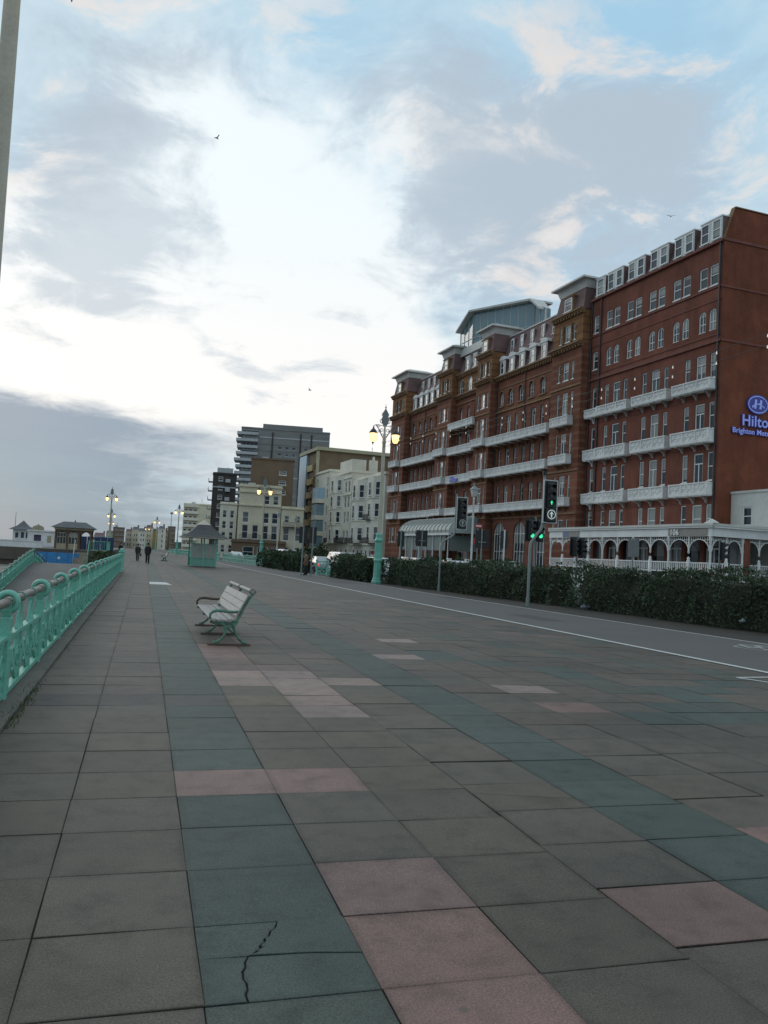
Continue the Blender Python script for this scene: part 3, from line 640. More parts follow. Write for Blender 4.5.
# ---------------------------------------------------------------- shelter on the promenade
def shelter(loc):
    root = thing('seafront_shelter', 'green seafront shelter with grey pagoda roof standing on the open promenade', 'shelter', loc)
    w, l = 1.05, 1.7
    m = MB(); m.box(-w-.1,w+.1,-l-.1,l+.1,0,.07); m.build('plinth', concrete, root)
    for sx in (-1,0,1):
        for sy in (-1,1):
            m = MB(); m.bbox(sx*w-.06,sx*w+.06,sy*l-.06,sy*l+.06,.07,2.55); m.build('post', teal, root)
    m = MB()
    for (a,b_,c_,d_) in ((-w+.06,w-.06,-l-.02,-l+.02),(-w+.06,w-.06,l-.02,l+.02)):
        m.box(a,-.06,c_,d_,.09,.72); m.box(.06,b_,c_,d_,.09,.72)
    m.box(w-.02,w+.02,-l+.06,l-.06,.09,.72)
    m.build('lower_panel', teal_pale, root)
    m = MB(); m.box(-w+.07,-.07,-l-.015,-l+.015,.80,1.95); m.box(.07,w-.07,-l-.015,-l+.015,.80,1.95); m.box(w-.012,w+.012,-l+.07,l-.07,.80,1.95); m.build('glazing', mat('shelter_cream_screen',(0.33,0.32,0.28),.25,(0.24,0.235,0.21),1.5), root)
    m = MB()
    for x in (-w+.3,-w+.55,-w+.8,.25,.5,.8): m.box(x-.02,x+.02,-l-.035,-l+.035,.76,2.0)
    m.box(-w,w,-l-.05,-l+.05,.72,.79); m.box(-w,w,-l-.05,-l+.05,1.95,2.03); m.build('glazing_bar', teal_pale, root)
    m = MB(); m.box(-w,w,l-.05,l+.05,.72,.79); m.build('glazing_bar', teal_pale, root)
    m = MB(); m.box(-w+.25,w-.25,-.03,.03,.1,1.9); m.build('partition', mat('shelter_cream_board',(0.5,0.46,0.36),.6), root)
    for sy in (-1,1):
        m = MB(); m.box(-w+.25,w-.25,.04*sy if sy>0 else -.5,.5 if sy>0 else -.04,.42,.46); m.box(-w+.3,-w+.36,.1*sy-.03,.1*sy+.03,.07,.42); m.box(w-.36,w-.3,.1*sy-.03,.1*sy+.03,.07,.42); m.build('seat', wood_slat, root)
    m = MB(); m.box(-w-.9,w+.9,-l-.9,l+.9,2.50,2.58,0); m.build('eave', cream, root)
    m = MB(); prf = [(.94,2.58),(.46,2.80),(0.0,3.12),(-.38,3.52),(-.62,3.72)]
    for (d0,z0),(d1,z1) in zip(prf,prf[1:]):
        A = [(-w-d0,-l-d0,z0),(w+d0,-l-d0,z0),(w+d0,l+d0,z0),(-w-d0,l+d0,z0)]; B = [(-w-d1,-l-d1,z1),(w+d1,-l-d1,z1),(w+d1,l+d1,z1),(-w-d1,l+d1,z1)]
        for i in range(4): m.quad(A[i],A[(i+1)%4],B[(i+1)%4],B[i])
    m.quad((-w+.62,-l+.62,3.72),(w-.62,-l+.62,3.72),(w-.62,l-.62,3.72),(-w+.62,l-.62,3.72)); m.build('roof', mat('dark_shelter_slate',(.085,.08,.082),.75,(.055,.052,.054),3,bmp=.3), root)
    m = MB(); m.add([(-w+.5,-l+.5,3.66),(w-.5,-l+.5,3.66),(w-.5,l-.5,3.66),(-w+.5,l-.5,3.66),(0,-l+1.3,4.1),(0,l-1.3,4.1)],[(0,1,4),(1,2,5,4),(2,3,5),(3,0,4,5)]); m.build('ridge_cap', cream, root)
shelter((4.95,74.2,0))

# ---------------------------------------------------------------- traffic signals
def head_mesh(n_lamps=3, board=True):
    h = n_lamps*.30+.06; m = MB(); m.bbox(-.17,.17,-.10,.12,0,h,0,.03)
    for k in range(n_lamps):
        cz = .18+.30*k; nn = 12; vs_, fs = [], []
        for i in range(nn+1):
            a = math.pi*(-.12+1.24*i/nn)
            for r_, y in ((.125,-.10),(.125,-.30 if i > 1 and i < nn-1 else -.16),(.115,-.10),(.115,-.30 if i > 1 and i < nn-1 else -.16)): vs_.append((r_*math.cos(a), y, cz+r_*math.sin(a)))
        for i in range(nn):
            for a_, b_ in ((0,1),(1,3),(3,2)): fs.append((i*4+a_, i*4+b_, (i+1)*4+b_, (i+1)*4+a_))
        m.add(vs_, fs, 0)
    return m.mesh('housing', black)
HEAD3, HEAD2 = head_mesh(3), head_mesh(2)
def disc(r_, y, cz, n=16): 
    m = MB(); m.add([(r_*math.cos(2*math.pi*k/n), y, cz+r_*math.sin(2*math.pi*k/n)) for k in range(n)]+[(r_*.9*math.cos(2*math.pi*k/n), y-.012, cz+r_*.9*math.sin(2*math.pi*k/n)) for k in range(n)],
        [(k,(k+1)%n,n+(k+1)%n,n+k) for k in range(n)]+[tuple(range(n,2*n))]); return m
lens_off = mat('unlit_lens', (0.02,0.016,0.014), .25, fine=0.02)
def big_signal(label, loc, rz, lit_arrow, x0=.98, xt=.68):
    root = thing('traffic_signal', label, 'traffic light', loc, rz, 'traffic signals at the road crossing')
    m = MB(); m.tube([(0,0,-.3),(0,0,.35)], .075, 10); m.tube([(0,0,.3),(0,0,2.35),(.05,0,2.55),(.17,0,2.70),(xt-.2,0,2.92),(xt-.08,0,3.05),(xt-.02,0,3.22),(xt,0,3.5),(xt,0,5.3)], .057, 12); m.build('pole', galv, root)
    m = MB(); m.tube([(xt,0,5.25),(xt,0,5.42)], .09, 10); m.build('pole_cap', black, root)
    hd = place(HEAD3, 'signal_head', root, (x0,-.10,3.98))
    bb = MB(); bb.box(-.29,.29,.0,.02,-.62,1.06,0); bb.box(-.32,-.28,-.012,.03,-.65,1.09,1); bb.box(.28,.32,-.012,.03,-.65,1.09,1); bb.box(-.28,.28,-.012,.03,1.05,1.09,1); bb.box(-.28,.28,-.012,.03,-.65,-.61,1)
    bb.build('backing_board', [black, mat('reflective_white_border',(0.55,0.57,0.55),.4)], hd)
    for k in range(3):
        on = (k == 0 and lit_arrow); disc(.11, -.105, .18+.30*k).build('lens', black if on else lens_off, hd)
    if lit_arrow:
        a = MB(); a.prism([(-.02,.10),(.02,.10),(.02,.19),(.065,.16),(.0,.27),(-.065,.16),(-.02,.19)], -.125, -.118); a.build('green_arrow', green_lamp, hd)
    bx = MB(); bx.bbox(-.22,.22,-.14,.0,-.56,-.05,0,.02); bxo = bx.build('sign_box', black, hd)
    s_ = MB(); n = 20
    for k in range(n):
        a, b_ = 2*math.pi*k/n, 2*math.pi*(k+1)/n
        s_.add([(.19*math.cos(a),-.148,-.30+.19*math.sin(a)),(.19*math.cos(b_),-.148,-.30+.19*math.sin(b_)),(.155*math.cos(b_),-.148,-.30+.155*math.sin(b_)),(.155*math.cos(a),-.148,-.30+.155*math.sin(a))],[(0,1,2,3)])
    s_.prism([(-.03,-.42),(.03,-.42),(.03,-.27),(.10,-.31),(0,-.17),(-.10,-.31),(-.03,-.27)], -.152, -.146); s_.build('arrow_symbol', white_lamp if lit_arrow else mat('dim_white_symbol',(0.45,0.46,0.45),.5), hd)
    m = MB(); m.obox((xt,0,4.2),(x0,-.08,4.2),.05,.05); m.obox((xt,0,4.75),(x0,-.08,4.75),.05,.05); m.build('bracket', galv, root)
big_signal('near cranked signal pole with green arrow lit, in front of the hedge gap', (14.72,29.9,0), .02, True, .76, .52)
big_signal('dark cranked signal pole farther off beside the lane, before the hotel entrance canopy', (15.1,41.2,0), .05, False, 1.08, .78)
def plain_signal(label, loc, rz, heads=(0.0,), lit_g=False, zb=2.75, pole=galv, n=3):
    root = thing('traffic_signal', label, 'traffic light', loc, rz, 'traffic signals at the road crossing')
    m = MB(); m.tube([(0,0,-.3),(0,0,zb+1.15)], .055, 8); m.build('pole', pole, root)
    for x in heads:
        hd = place(HEAD3 if n == 3 else HEAD2, 'signal_head', root, (x,-.16,zb))
        bb = MB(); bb.box(-.27,.27,.125,.145,-.1,n*.30+.16,0); bb.box(-.29,.29,.146,.152,-.12,n*.30+.18,0); bb.build('backing_board', [black], hd)
        for k in range(n): disc(.11, -.105, .18+.30*k).build('lens', green_lamp if (lit_g and k == 0) else lens_off, hd)
    if len(heads) > 1:
        m = MB(); m.obox((min(heads)-.1,0.02,zb+.3),(max(heads)+.1,0.02,zb+.3),.05,.05); m.build('bracket', pole, root)
plain_signal('pair of signal heads showing green just behind the near cranked pole', (19.05,38.2,-.1), 0, (-.27,.20), True, 3.05)
plain_signal('single signal head seen from behind before the tall arched hotel windows, white pole', (23.0,50.6,-.1), math.pi+.2, (0,), False, 2.85, white_old)
plain_signal('wide black signal head beside the red road signs', (21.55,51.0,-.1), math.pi-.1, (-.2,.15), False, 2.8)
plain_signal('black signal head before the left end of the glass entrance canopy', (20.0,58.8,-.1), math.pi+.35, (-.25,.25), False, 2.85)
plain_signal('black signal head leftmost in front of the hotel corner', (19.35,62.0,-.1), math.pi, (0,), False, 2.8)
plain_signal('dark signal head on the left pole at the gap between the hedges', (11.05,59.2,0), math.pi-.2, (0,), False, 2.5)
plain_signal('dark signal head on the right pole at the gap between the hedges', (11.72,59.0,0), math.pi+.2, (0,), False, 2.5)
plain_signal('pair of black signal heads in front of the white veranda arches near its left part', (25.2,44.8,-.1), .2, (-.3,.3), False, 2.5)
plain_signal('black signal heads in front of the veranda corner post at the right', (30.1,38.1,-.1), .9, (-.2,.25), False, 2.55)

# ---------------------------------------------------------------- signs by the road
def sign_post(label, loc, boards, h, pole_m=galv):
    root = thing('road_sign', label, 'road sign', loc)
    m = MB(); m.tube([(0,0,-.3),(0,0,h)], .045, 8); m.build('pole', pole_m, root)
    for (x,z,w,hh,mm) in boards:
        m = MB(); m.bbox(x-w/2,x+w/2,-.08,-.05,z-hh/2,z+hh/2,0,.01); m.build('sign_board', mm, root)
    return root
red_sign = mat('red_sign_face', (0.42,0.04,0.04), .5); grey_back = mat('grey_sign_back', (0.16,0.17,0.165), .5)
sr = sign_post('two red sign boards on a post behind the hedge, before the hotel', (22.05,52.9,-.1), [(0,4.25,.55,.3,red_sign),(-.15,3.18,.42,.42,red_sign)], 4.4)
m = MB(); m.box(-.2,.2,-.088,-.082,4.21,4.29); m.build('white_bar', white_paint, sr)
sign_post('large grey sign back standing before the veranda', (25.6,39.5,-.1), [(0,2.95,.68,.95,grey_back)], 3.5)
# plain street lantern on a white post, and far plain posts
def lantern_post(label, loc, h, group='white lantern posts by the road'):
    root = thing('street_lantern', label, 'street lamp', loc, 0, group)
    m = MB(); m.lathe([(.16,0),(.16,.5),(.10,.6),(.085,1.5),(.07,h-.5),(.1,h-.45),(.05,h-.3)], n=10); m.build('post', white_old, root)
    m = MB(); m.add([(-.14,-.14,h-.3),(.14,-.14,h-.3),(.14,.14,h-.3),(-.14,.14,h-.3),(-.24,-.24,h+.25),(.24,-.24,h+.25),(.24,.24,h+.25),(-.24,.24,h+.25)],[(0,3,2,1),(0,1,5,4),(1,2,6,5),(2,3,7,6),(3,0,4,7)]); m.build('lantern_glass', mat('milky_lantern_glass',(0.5,0.5,0.45),.3), root)
    m = MB(); m.add([(-.3,-.3,h+.25),(.3,-.3,h+.25),(.3,.3,h+.25),(-.3,.3,h+.25),(0,0,h+.62)],[(0,1,4),(1,2,4),(2,3,4),(3,0,4),(0,3,2,1)]); m.lathe([(.03,h+.55),(.05,h+.66),(.01,h+.85)],n=6); m.build('lantern_cap', galv, root)
lantern_post('white post with square lantern before the hotel entrance', (24.7,60.4,-.1), 7.2)
lantern_post('white post with lantern before the cream houses, right of the lit lamp', (18.3,118,-.1), 7.0)
lantern_post('plain white post farther right before the cream houses', (21.5,122,-.1), 6.6)
# ---------------------------------------------------------------- hedges
leaf_m, t, b = nt_new('hedge_leaf')
at_ = N(t, 'ShaderNodeAttribute', attribute_name='leaf_colour'); t.links.new(at_.outputs['Color'], b.inputs['Base Color']); b.inputs['Roughness'].default_value = 0.75; b.inputs['Specular IOR Level'].default_value = 0.2
twig_m = mat('hedge_twigs', (0.035, 0.035, 0.02), 0.95, (0.015, 0.016, 0.01), 4, bmp=.6)
def hedge(label, front, depth, h, n, leaf, seed):
    """front: polyline of the foot of the hedge on the lane side"""
    rg = np.random.default_rng(seed)
    fp_ = np.array(front, float); seg = np.hypot(*np.diff(fp_, axis=0).T); cum = np.concatenate([[0], np.cumsum(seg)]); L = cum[-1]
    o0 = fp_[0]
    def at(s, v): # s along, v across (0 front..depth back)
        x = np.interp(s, cum, fp_[:,0]); y = np.interp(s, cum, fp_[:,1]); d = (fp_[-1]-fp_[0])/np.linalg.norm(fp_[-1]-fp_[0]); nx, ny = d[1], -d[0]
        if nx < 0: nx, ny = -nx, -ny
        return x+nx*v, y+ny*v
    def lump(s, v): return .16*np.sin(s*.9+seed)+.13*np.sin(s*2.3+1.3*seed)+.06*np.sin(s*7.3+v*5)+.07*np.sin(v*4+s*2.1)
    # leaves: scattered in a skin ~0.3 m thick over front, top, ends and back
    s_, v_, z_ = [], [], []
    areas = np.array([L*h*1.25, L*depth*1.1, depth*h, depth*h, L*h*.45]); cnt = (areas/areas.sum()*n).astype(int)
    u = rg.random
    skin = lambda k: np.abs(rg.normal(0,.10,k))
    k = cnt[0]; s1 = u(k)*L; z1 = u(k)**.85*h; s_.append(s1); v_.append(skin(k)-.08-lump(s1,z1)*.9-.10*np.sin(np.clip(z1/h,0,1)*3)); z_.append(z1)
    k = cnt[1]; s1 = u(k)*L; v1 = u(k)*depth; s_.append(s1); v_.append(v1); z_.append(h-skin(k)+lump(s1,v1)*.9+rg.exponential(.03,k))
    for e in (0,1):
        k = cnt[2+e]; v1 = u(k)*depth; z1 = u(k)*h; s_.append((skin(k)-.1-lump(v1*2,z1)) if e == 0 else (L-skin(k)+.1+lump(v1*2,z1))); v_.append(v1); z_.append(z1)
    k = cnt[4]; s1 = u(k)*L; s_.append(s1); v_.append(depth-skin(k)+.08+lump(s1,1.)); z_.append(u(k)*h)
    s_ = np.concatenate(s_); v_ = np.concatenate(v_); z_ = np.concatenate(z_)
    # thin spots where the twigs show
    keep = (np.sin(s_*2.3+z_*5+seed)+np.sin(s_*5.1-z_*3.3)+rg.normal(0,.9,len(s_))) > -1.7; s_, v_, z_ = s_[keep], v_[keep], np.maximum(z_[keep], .06)
    x, y = at(np.clip(s_,0,L), v_); d = (fp_[-1]-fp_[0])/np.linalg.norm(fp_[-1]-fp_[0]); ex = s_-np.clip(s_,0,L); x = x+d[0]*ex; y = y+d[1]*ex
    P = np.stack([x-o0[0], y-o0[1], z_], 1); m_ = len(P)
    a = rg.normal(size=(m_,3)); a /= np.linalg.norm(a,axis=1)[:,None]; c_ = rg.normal(size=(m_,3)); c_ -= a*(a*c_).sum(1)[:,None]; c_ /= np.linalg.norm(c_,axis=1)[:,None]
    sz = leaf*rg.uniform(.4,1.4,m_)[:,None]
    q = np.stack([P-a*sz, P-c_*sz*.5, P+a*sz, P+c_*sz*.5], 1).reshape(-1,3)
    me = bpy.data.meshes.new('foliage'); me.vertices.add(m_*4); me.vertices.foreach_set('co', q.ravel()); me.loops.add(m_*4); me.loops.foreach_set('vertex_index', np.arange(m_*4)); me.polygons.add(m_); me.polygons.foreach_set('loop_start', np.arange(m_)*4); me.polygons.foreach_set('loop_total', np.full(m_,4))
    base = np.array([.055,.080,.047]); tone = rg.uniform(.6,1.3,m_)*(1+.35*np.sin(s_*1.1+seed)*np.sin(z_*3+s_*.7)); colr = base[None,:]*tone[:,None]
    br = rg.random(m_) < .06; colr[br] = np.array([.085,.06,.032])*rg.uniform(.6,1.2,br.sum())[:,None]; yl = rg.random(m_) < .08; colr[yl] = np.array([.075,.095,.038])
    ca = me.color_attributes.new('leaf_colour','FLOAT_COLOR','POINT'); ca.data.foreach_set('color', np.repeat(np.concatenate([colr,np.ones((m_,1))],1),4,axis=0).astype('f').ravel()); me.materials.append(leaf_m); me.update(); me.validate()
    root = thing('hedge', label, 'hedge', (o0[0],o0[1],0), 0, 'clipped hedges between the lane and the road')
    place(me, 'foliage', root)
    mb = MB(); k = max(6,int(L/.7)); rows = []
    for i in range(k+1):
        ss = L*i/k; ins = .17 if 0 < i < k else .3; r = []
        for v, z in ((ins,.0),(ins-.02,.5*h),(ins+.1,.88*h),(depth/2,.92*h),(depth-ins-.1,.88*h),(depth-ins,.5*h),(depth-ins,0)):
            xx, yy = at(min(max(ss,.25),L-.25), v+rg.uniform(-.06,.06)); r.append((float(xx)-o0[0],float(yy)-o0[1],z+(rg.uniform(-.08,.04) if z else 0)))
        rows.append(r)
    flat = [p for r in rows for p in r]; fs = [(i*7+j,(i+1)*7+j,(i+1)*7+j+1,i*7+j+1) for i in range(k) for j in range(6)]+[tuple(range(7)),tuple(range(k*7+6,k*7-1,-1))]
    mb.add(flat, fs); mb.build('branches', twig_m, root)
    return root
hedge('longest nearest dark hedge running out of the picture at the right', [(17.9,8),(17.35,19.8),(16.55,29.7)], 1.35, 1.60, 42000, .05, 1)
hedge('clipped dark hedge from the lamp post to the near traffic signal', [(16.42,30.8),(15.4,40),(14.55,50.2)], 1.3, 1.52, 24000, .06, 2)
hedge('short hedge left of the lamp post', [(13.65,50.9),(13.15,58.3)], 1.3, 1.52, 7500, .085, 3)
hedge('small farthest hedge beside the green barrier', [(12.6,70),(11.95,88)], 1.5, 1.55, 11000, .11, 4)

# litter caught under the near hedge
def bag(label, loc, s, sd):
    r_ = random.Random(sd); m = MB(); n, k = 9, 6; vs_ = []
    for j in range(k):
        ph = math.pi*(j+.3)/(k-.4)
        for i in range(n):
            q = s*r_.uniform(.45,1.35); vs_.append((q*math.sin(ph)*math.cos(2*math.pi*i/n), q*.6*math.sin(ph)*math.sin(2*math.pi*i/n), s*.5+q*.5*math.cos(ph)))
    fs = [(j*n+i,j*n+(i+1)%n,(j+1)*n+(i+1)%n,(j+1)*n+i) for j in range(k-1) for i in range(n)]+[tuple(range(n)),tuple(range((k-1)*n,k*n))]
    m.add(vs_, fs); o = m.build('litter_bag', mat('pale_plastic',(0.30,0.34,0.38),.4), None, loc); return tag(o, label, 'litter', 'pale bags caught in the hedges')
bag('crumpled pale bag at the foot of the hedge end by the near signal pole', (16.6,28.7,.05), .17, 3)
bag('pale bag low in the hedge at the right picture edge', (17.15,20.6,.25), .11, 5)

# ---------------------------------------------------------------- vehicles
tyre = mat('tyre_rubber', (0.02,0.02,0.021), .8); rim_m = mat('wheel_rim', (0.4,0.4,0.41), .35, metal=.7)
car_glass = glass_mat('car_glass', (0.02,0.025,0.03), .05, (.03,.035,.04), .3)
def wheel_mesh():
    m = MB(); m.tube([(0,-.1,0),(0,.1,0)], .32, 16); return m.mesh('wheel', tyre)
WH = wheel_mesh(); mrim = MB(); mrim.tube([(0,-.11,0),(0,.11,0)], .19, 12); RIM = mrim.mesh('rim', rim_m)
def vehicle(name, label, loc, rz, paint, kind='car', L=4.2, H=1.45, cat='car', group='cars on the seafront road'):
    root = thing(name, label, cat, loc, rz, group); W2 = .86 if kind == 'car' else .95
    if kind == 'car': low = [(-L/2,.42),(-L/2+.03,.72),(-L/2+.75,.90),(-L/2+1.0,.92),(L/2-.35,.95),(L/2-.02,.85),(L/2,.42),(L/2-.1,.25),(-L/2+.1,.25)]; top = [(-L/2+.95,.92),(-L/2+1.6,H-.04),(-L/2+2.2,H),(L/2-1.0,H-.03),(L/2-.3,.95)]
    else: low = [(-L/2,.45),(-L/2+.05,.95),(-L/2+.7,1.15),(L/2,1.15),(L/2,.4),(L/2-.1,.28),(-L/2+.1,.28)]; top = [(-L/2+.6,1.14),(-L/2+1.25,H-.05),(-L/2+1.5,H),(L/2-.08,H),(L/2-.01,1.14)]
    m = MB()
    def loft(pf, w0, w1, mi=0):
        n = len(pf); zs = [p[1] for p in pf]; zlo, zhi = min(zs), max(zs); vs_ = []
        for sgn in (-1,1):
            for (x,z) in pf: vs_.append((x, sgn*(w0+(w1-w0)*(z-zlo)/(zhi-zlo+1e-6)), z))
        m.add(vs_, [tuple(range(n)), tuple(range(2*n-1,n-1,-1))]+[(i,(i+1)%n,n+(i+1)%n,n+i) for i in range(n)], mi)
    loft(low, W2, W2-.03); loft(top, W2-.06, W2-.24)
    m.build('body', paint, root)
    x0, x1, x2, x3 = top[0][0], top[1][0], top[-2][0], top[-1][0]; zb, zt = top[0][1]+.05, H-.12
    def yy(z): return W2-.06-.18*(z-top[0][1])/(H-top[0][1])+.004
    for sgn in (-1,1):
        m = MB(); f = lambda z: (z-top[0][1])/(H-top[0][1]); xl = lambda z: x0+(x1-x0)*f(z)+.10; xr = lambda z: (x3+(x2-x3)*f(z)-.12) if kind == 'car' else -L/2+2.1
        m.poly([(xl(zb),sgn*yy(zb),zb),(xr(zb),sgn*yy(zb),zb),(xr(zt),sgn*yy(zt),zt),(xl(zt),sgn*yy(zt),zt)]); m.build('side_window', car_glass, root)
    for nm, xa, xb in (('windscreen',x0,x1),('rear_window',x3,x2)):
        m = MB(); d = -.012 if nm == 'windscreen' else .012; f = lambda z: (z-top[0][1])/(top[1][1]-top[0][1]); X = lambda z: xa+(xb-xa)*f(z)+d
        m.poly([(X(zb),-yy(zb)+.1,zb),(X(zb),yy(zb)-.1,zb),(X(zt),yy(zt)-.1,zt),(X(zt),-yy(zt)+.1,zt)]); m.build(nm, car_glass, root)
    for sx in (-L/2+.78, L/2-.78):
        for sy in (-W2+.06, W2-.06):
            w = place(WH, 'wheel', root, (sx,sy,.32)); place(RIM, 'rim', w)
    for sy in (-1,1):
        m = MB(); m.bbox(L/2-.06,L/2+.015,sy*.72-.09,sy*.72+.09,.66,.86); m.build('tail_light', red_lamp if kind == 'car' else mat('dull_red_lens',(.3,.02,.02),.3), root)
        m = MB(); m.bbox(-L/2-.015,-L/2+.1,sy*.64-.13,sy*.64+.13,.58,.72); m.build('headlight', mat('headlight_lens',(.6,.6,.58),.15), root)
    m = MB(); m.bbox(-L/2-.03,-L/2+.12,-W2+.05,W2-.05,.28,.5); m.bbox(L/2-.12,L/2+.03,-W2+.05,W2-.05,.28,.5); m.build('bumper', black, root)
    return root
paint = lambda n, c: mat(n, c, .25, tuple(v*.9 for v in c), 1, fine=.03)
silver, whitec, darkc, bluec, greyc = paint('silver_paint',(.45,.47,.48)), paint('white_van_paint',(.72,.73,.74)), paint('dark_car_paint',(.03,.035,.045)), paint('blue_car_paint',(.10,.17,.26)), paint('grey_car_paint',(.2,.21,.22))
ra = math.pi/2+R(3.7)
UP = -.11
vehicle('parked_car', 'silver hatchback seen from behind through the gap between the hedges', (16.5,79,UP), ra+math.pi, silver, H=1.55)
vehicle('parked_car', 'dark blue car standing left of the silver hatchback at the hedge gap', (15.2,84,UP), ra+math.pi, bluec)
vehicle('delivery_van', 'white van with blue tinted glass above the short hedge', (17.8,76,UP), ra+math.pi, whitec, 'van', 4.9, 2.05, 'van', 'vans on the seafront road')
vehicle('delivery_van', 'long white van roof behind the farthest hedge', (15.3,93,UP), ra+math.pi, whitec, 'van', 5.6, 2.1, 'van', 'vans on the seafront road')
for lb, x, y, p, h in (('white car roof just right of the green lamp base', 17.5,62.5,whitec,1.75), ('pale car roof under the left end of the glass canopy', 21.3,66.0,silver,1.9), ('dark car beyond the pale one under the glass canopy', 22.8,69.5,darkc,1.85),
    ('light grey car roof behind the hedge left of the crooked dark signal', 19.2,57.0,silver,1.85), ('white car roof behind the hedge between the two cranked signal poles', 20.5,53.5,whitec,1.8), ('dark car roof behind the hedge before the tall arched windows', 23.0,52.0,darkc,1.85),
    ('small white car on the road right of the shelter', 13.6,128,whitec,1.5)):
    vehicle('parked_car', lb, (x,y,UP), ra+math.pi, p, H=h, L=4.4)

# ---------------------------------------------------------------- people
skin_m = mat('skin', (.45,.28,.2), .6)
def person(label, loc, rz, coat, trousers, stride=.3, s=1.0, bagm=None):
    root = thing('person', label, 'person', loc, rz, 'people walking on the promenade')
    J = [(0,0,.93),(0,.01,1.2),(0,.02,1.42),(0,.02,1.52),(0,.03,1.62),(0,.03,1.74),(-.10,0,.9),(-.10,stride*.5,.50),(-.10,stride*.45,.08),(-.10,stride*.45+.15,.03),(.10,0,.9),(.10,-stride*.25,.50),(.10,-stride*.9,.12),(.10,-stride*.9+.12,.04),
         (-.19,.01,1.42),(-.25,-.06,1.15),(-.23,.06,.92),(-.22,.1,.83),(.19,.01,1.42),(.25,.08,1.15),(.24,.2,.95),(.23,.24,.87)]
    E_ = [(0,1),(1,2),(2,3),(3,4),(4,5),(0,6),(6,7),(7,8),(8,9),(0,10),(10,11),(11,12),(12,13),(2,14),(14,15),(15,16),(16,17),(2,18),(18,19),(19,20),(20,21)]
    rad = [.18,.17,.17,.06,.10,.085,.13,.105,.085,.06,.13,.105,.085,.06,.08,.06,.045,.04,.08,.06,.045,.04]
    me = bpy.data.meshes.new('body'); me.from_pydata(J, E_, []); o = bpy.data.objects.new('body', me); col.objects.link(o)
    md = o.modifiers.new('s','SKIN'); sk = me.skin_vertices[0].data
    for i, r_ in enumerate(rad): sk[i].radius = (r_*1.05, r_*.85)
    sk[0].use_root = True
    o.modifiers.new('b','SUBSURF').levels = 1
    dg = bpy.context.evaluated_depsgraph_get(); nm = bpy.data.meshes.new_from_object(o.evaluated_get(dg)); bpy.data.objects.remove(o)
    nm.name = 'body'; nm.materials.clear()
    for mm in (trousers, coat, skin_m, black): nm.materials.append(mm)
    for p in nm.polygons:
        z = p.center.z; p.material_index = 3 if z < .09 else 0 if z < .80 and abs(p.center.x) < .2 else 2 if (z > 1.5 or z < .88 and abs(p.center.x) > .17) else 1; p.use_smooth = True
    place(nm, 'body', root)
    m = MB(); m.lathe([(.15,.72),(.20,.80),(.19,1.0),(.185,1.25),(.215,1.38),(.17,1.46),(.07,1.52)], n=12); m.build('coat', coat, root).scale = (1.12,.78,1)
    m = MB(); m.lathe([(.085,1.60),(.115,1.66),(.11,1.75),(.07,1.81),(.01,1.83)], (0,.0,0), n=10); m.build('hair', mat('dark_hair',(.03,.022,.016),.7), root)
    root.scale = (s,s,s)
    if bagm:
        m = MB(); m.bbox(-.35,-.22,-.10,.16,.50,.80,0,.03); m.tube([(-.28,-.05,.8),(-.27,.03,.9),(-.28,.11,.8)],.012,5); tag(m.build('handbag', bagm, None, loc), 'dark bag hanging from the hand of the left walker', 'bag').rotation_euler = (0,0,rz)
    return root
coat_d, coat_g, coat_b, tr_d = mat('dark_coat',(.02,.021,.025),.8), mat('charcoal_coat',(.035,.034,.036),.8), mat('brown_coat',(.20,.12,.07),.8), mat('dark_trousers',(.018,.018,.022),.8)
person('dark clothed walker nearest on the promenade, right of the pair', (.38,77.5,0), 3.1, coat_d, tr_d, .35, 1.04)
person('walker in charcoal coat carrying a bag, left of the pair', (-.55,87,0), 3.05, coat_g, mat('grey_trousers',(.09,.085,.09),.8), .3, .98, black)
person('distant dark walker half hidden behind the railing end', (-3.0,117,0), 3.1, coat_d, tr_d, .2, 1.0)
person('pedestrian in brown coat waiting between the hedges at the crossing', (11.75,61.2,0), 1.2, coat_b, tr_d, .08, 1.0)

# ---------------------------------------------------------------- green crossing barriers
def barrier(label, pts):
    root = thing('guard_barrier', label, 'barrier', (pts[0][0],pts[0][1],0), 0, 'green barriers along the kerb')
    x0, y0 = pts[0]; k = 0
    for (xa,ya),(xb,yb) in zip(pts,pts[1:]):
        m = MB(); A = Vector((xa-x0,ya-y0,0)); B = Vector((xb-x0,yb-y0,0)); L = (B-A).length
        for z in (.12,.55,1.08): m.obox(A+Vector((0,0,z)),B+Vector((0,0,z)),.05,.06)
        n = max(2,int(L/.75))
        for i in range(n):
            p, q = A.lerp(B,i/n), A.lerp(B,(i+1)/n); mid_ = (p+q)/2
            m.obox(p+Vector((0,0,.14)),q+Vector((0,0,.53)),.04,.06); m.obox(p+Vector((0,0,.53)),q+Vector((0,0,.14)),.05,.05); d = (q-p)
            m.tube([mid_+d*.3*math.cos(a_*math.pi/5)+Vector((0,0,.81+.22*math.sin(a_*math.pi/5))) for a_ in range(11)], .025, 5, 0, False)
        m.build('panel', teal, root)
        m = MB(); m.lathe([(.09,0),(.09,.15),(.05,.2),(.05,1.05),(.09,1.1),(.09,1.18),(.03,1.25)],(A.x,A.y,0),n=8); m.build('post', teal, root)
    m = MB(); m.lathe([(.09,0),(.09,.15),(.05,.2),(.05,1.05),(.09,1.1),(.09,1.18),(.03,1.25)],(pts[-1][0]-x0,pts[-1][1]-y0,0),n=8); m.build('post', teal, root)
barrier('green barrier in the gap between two hedges in front of the silver hatchback', [(12.9,62.8),(13.6,62.3),(14.3,61.8)])
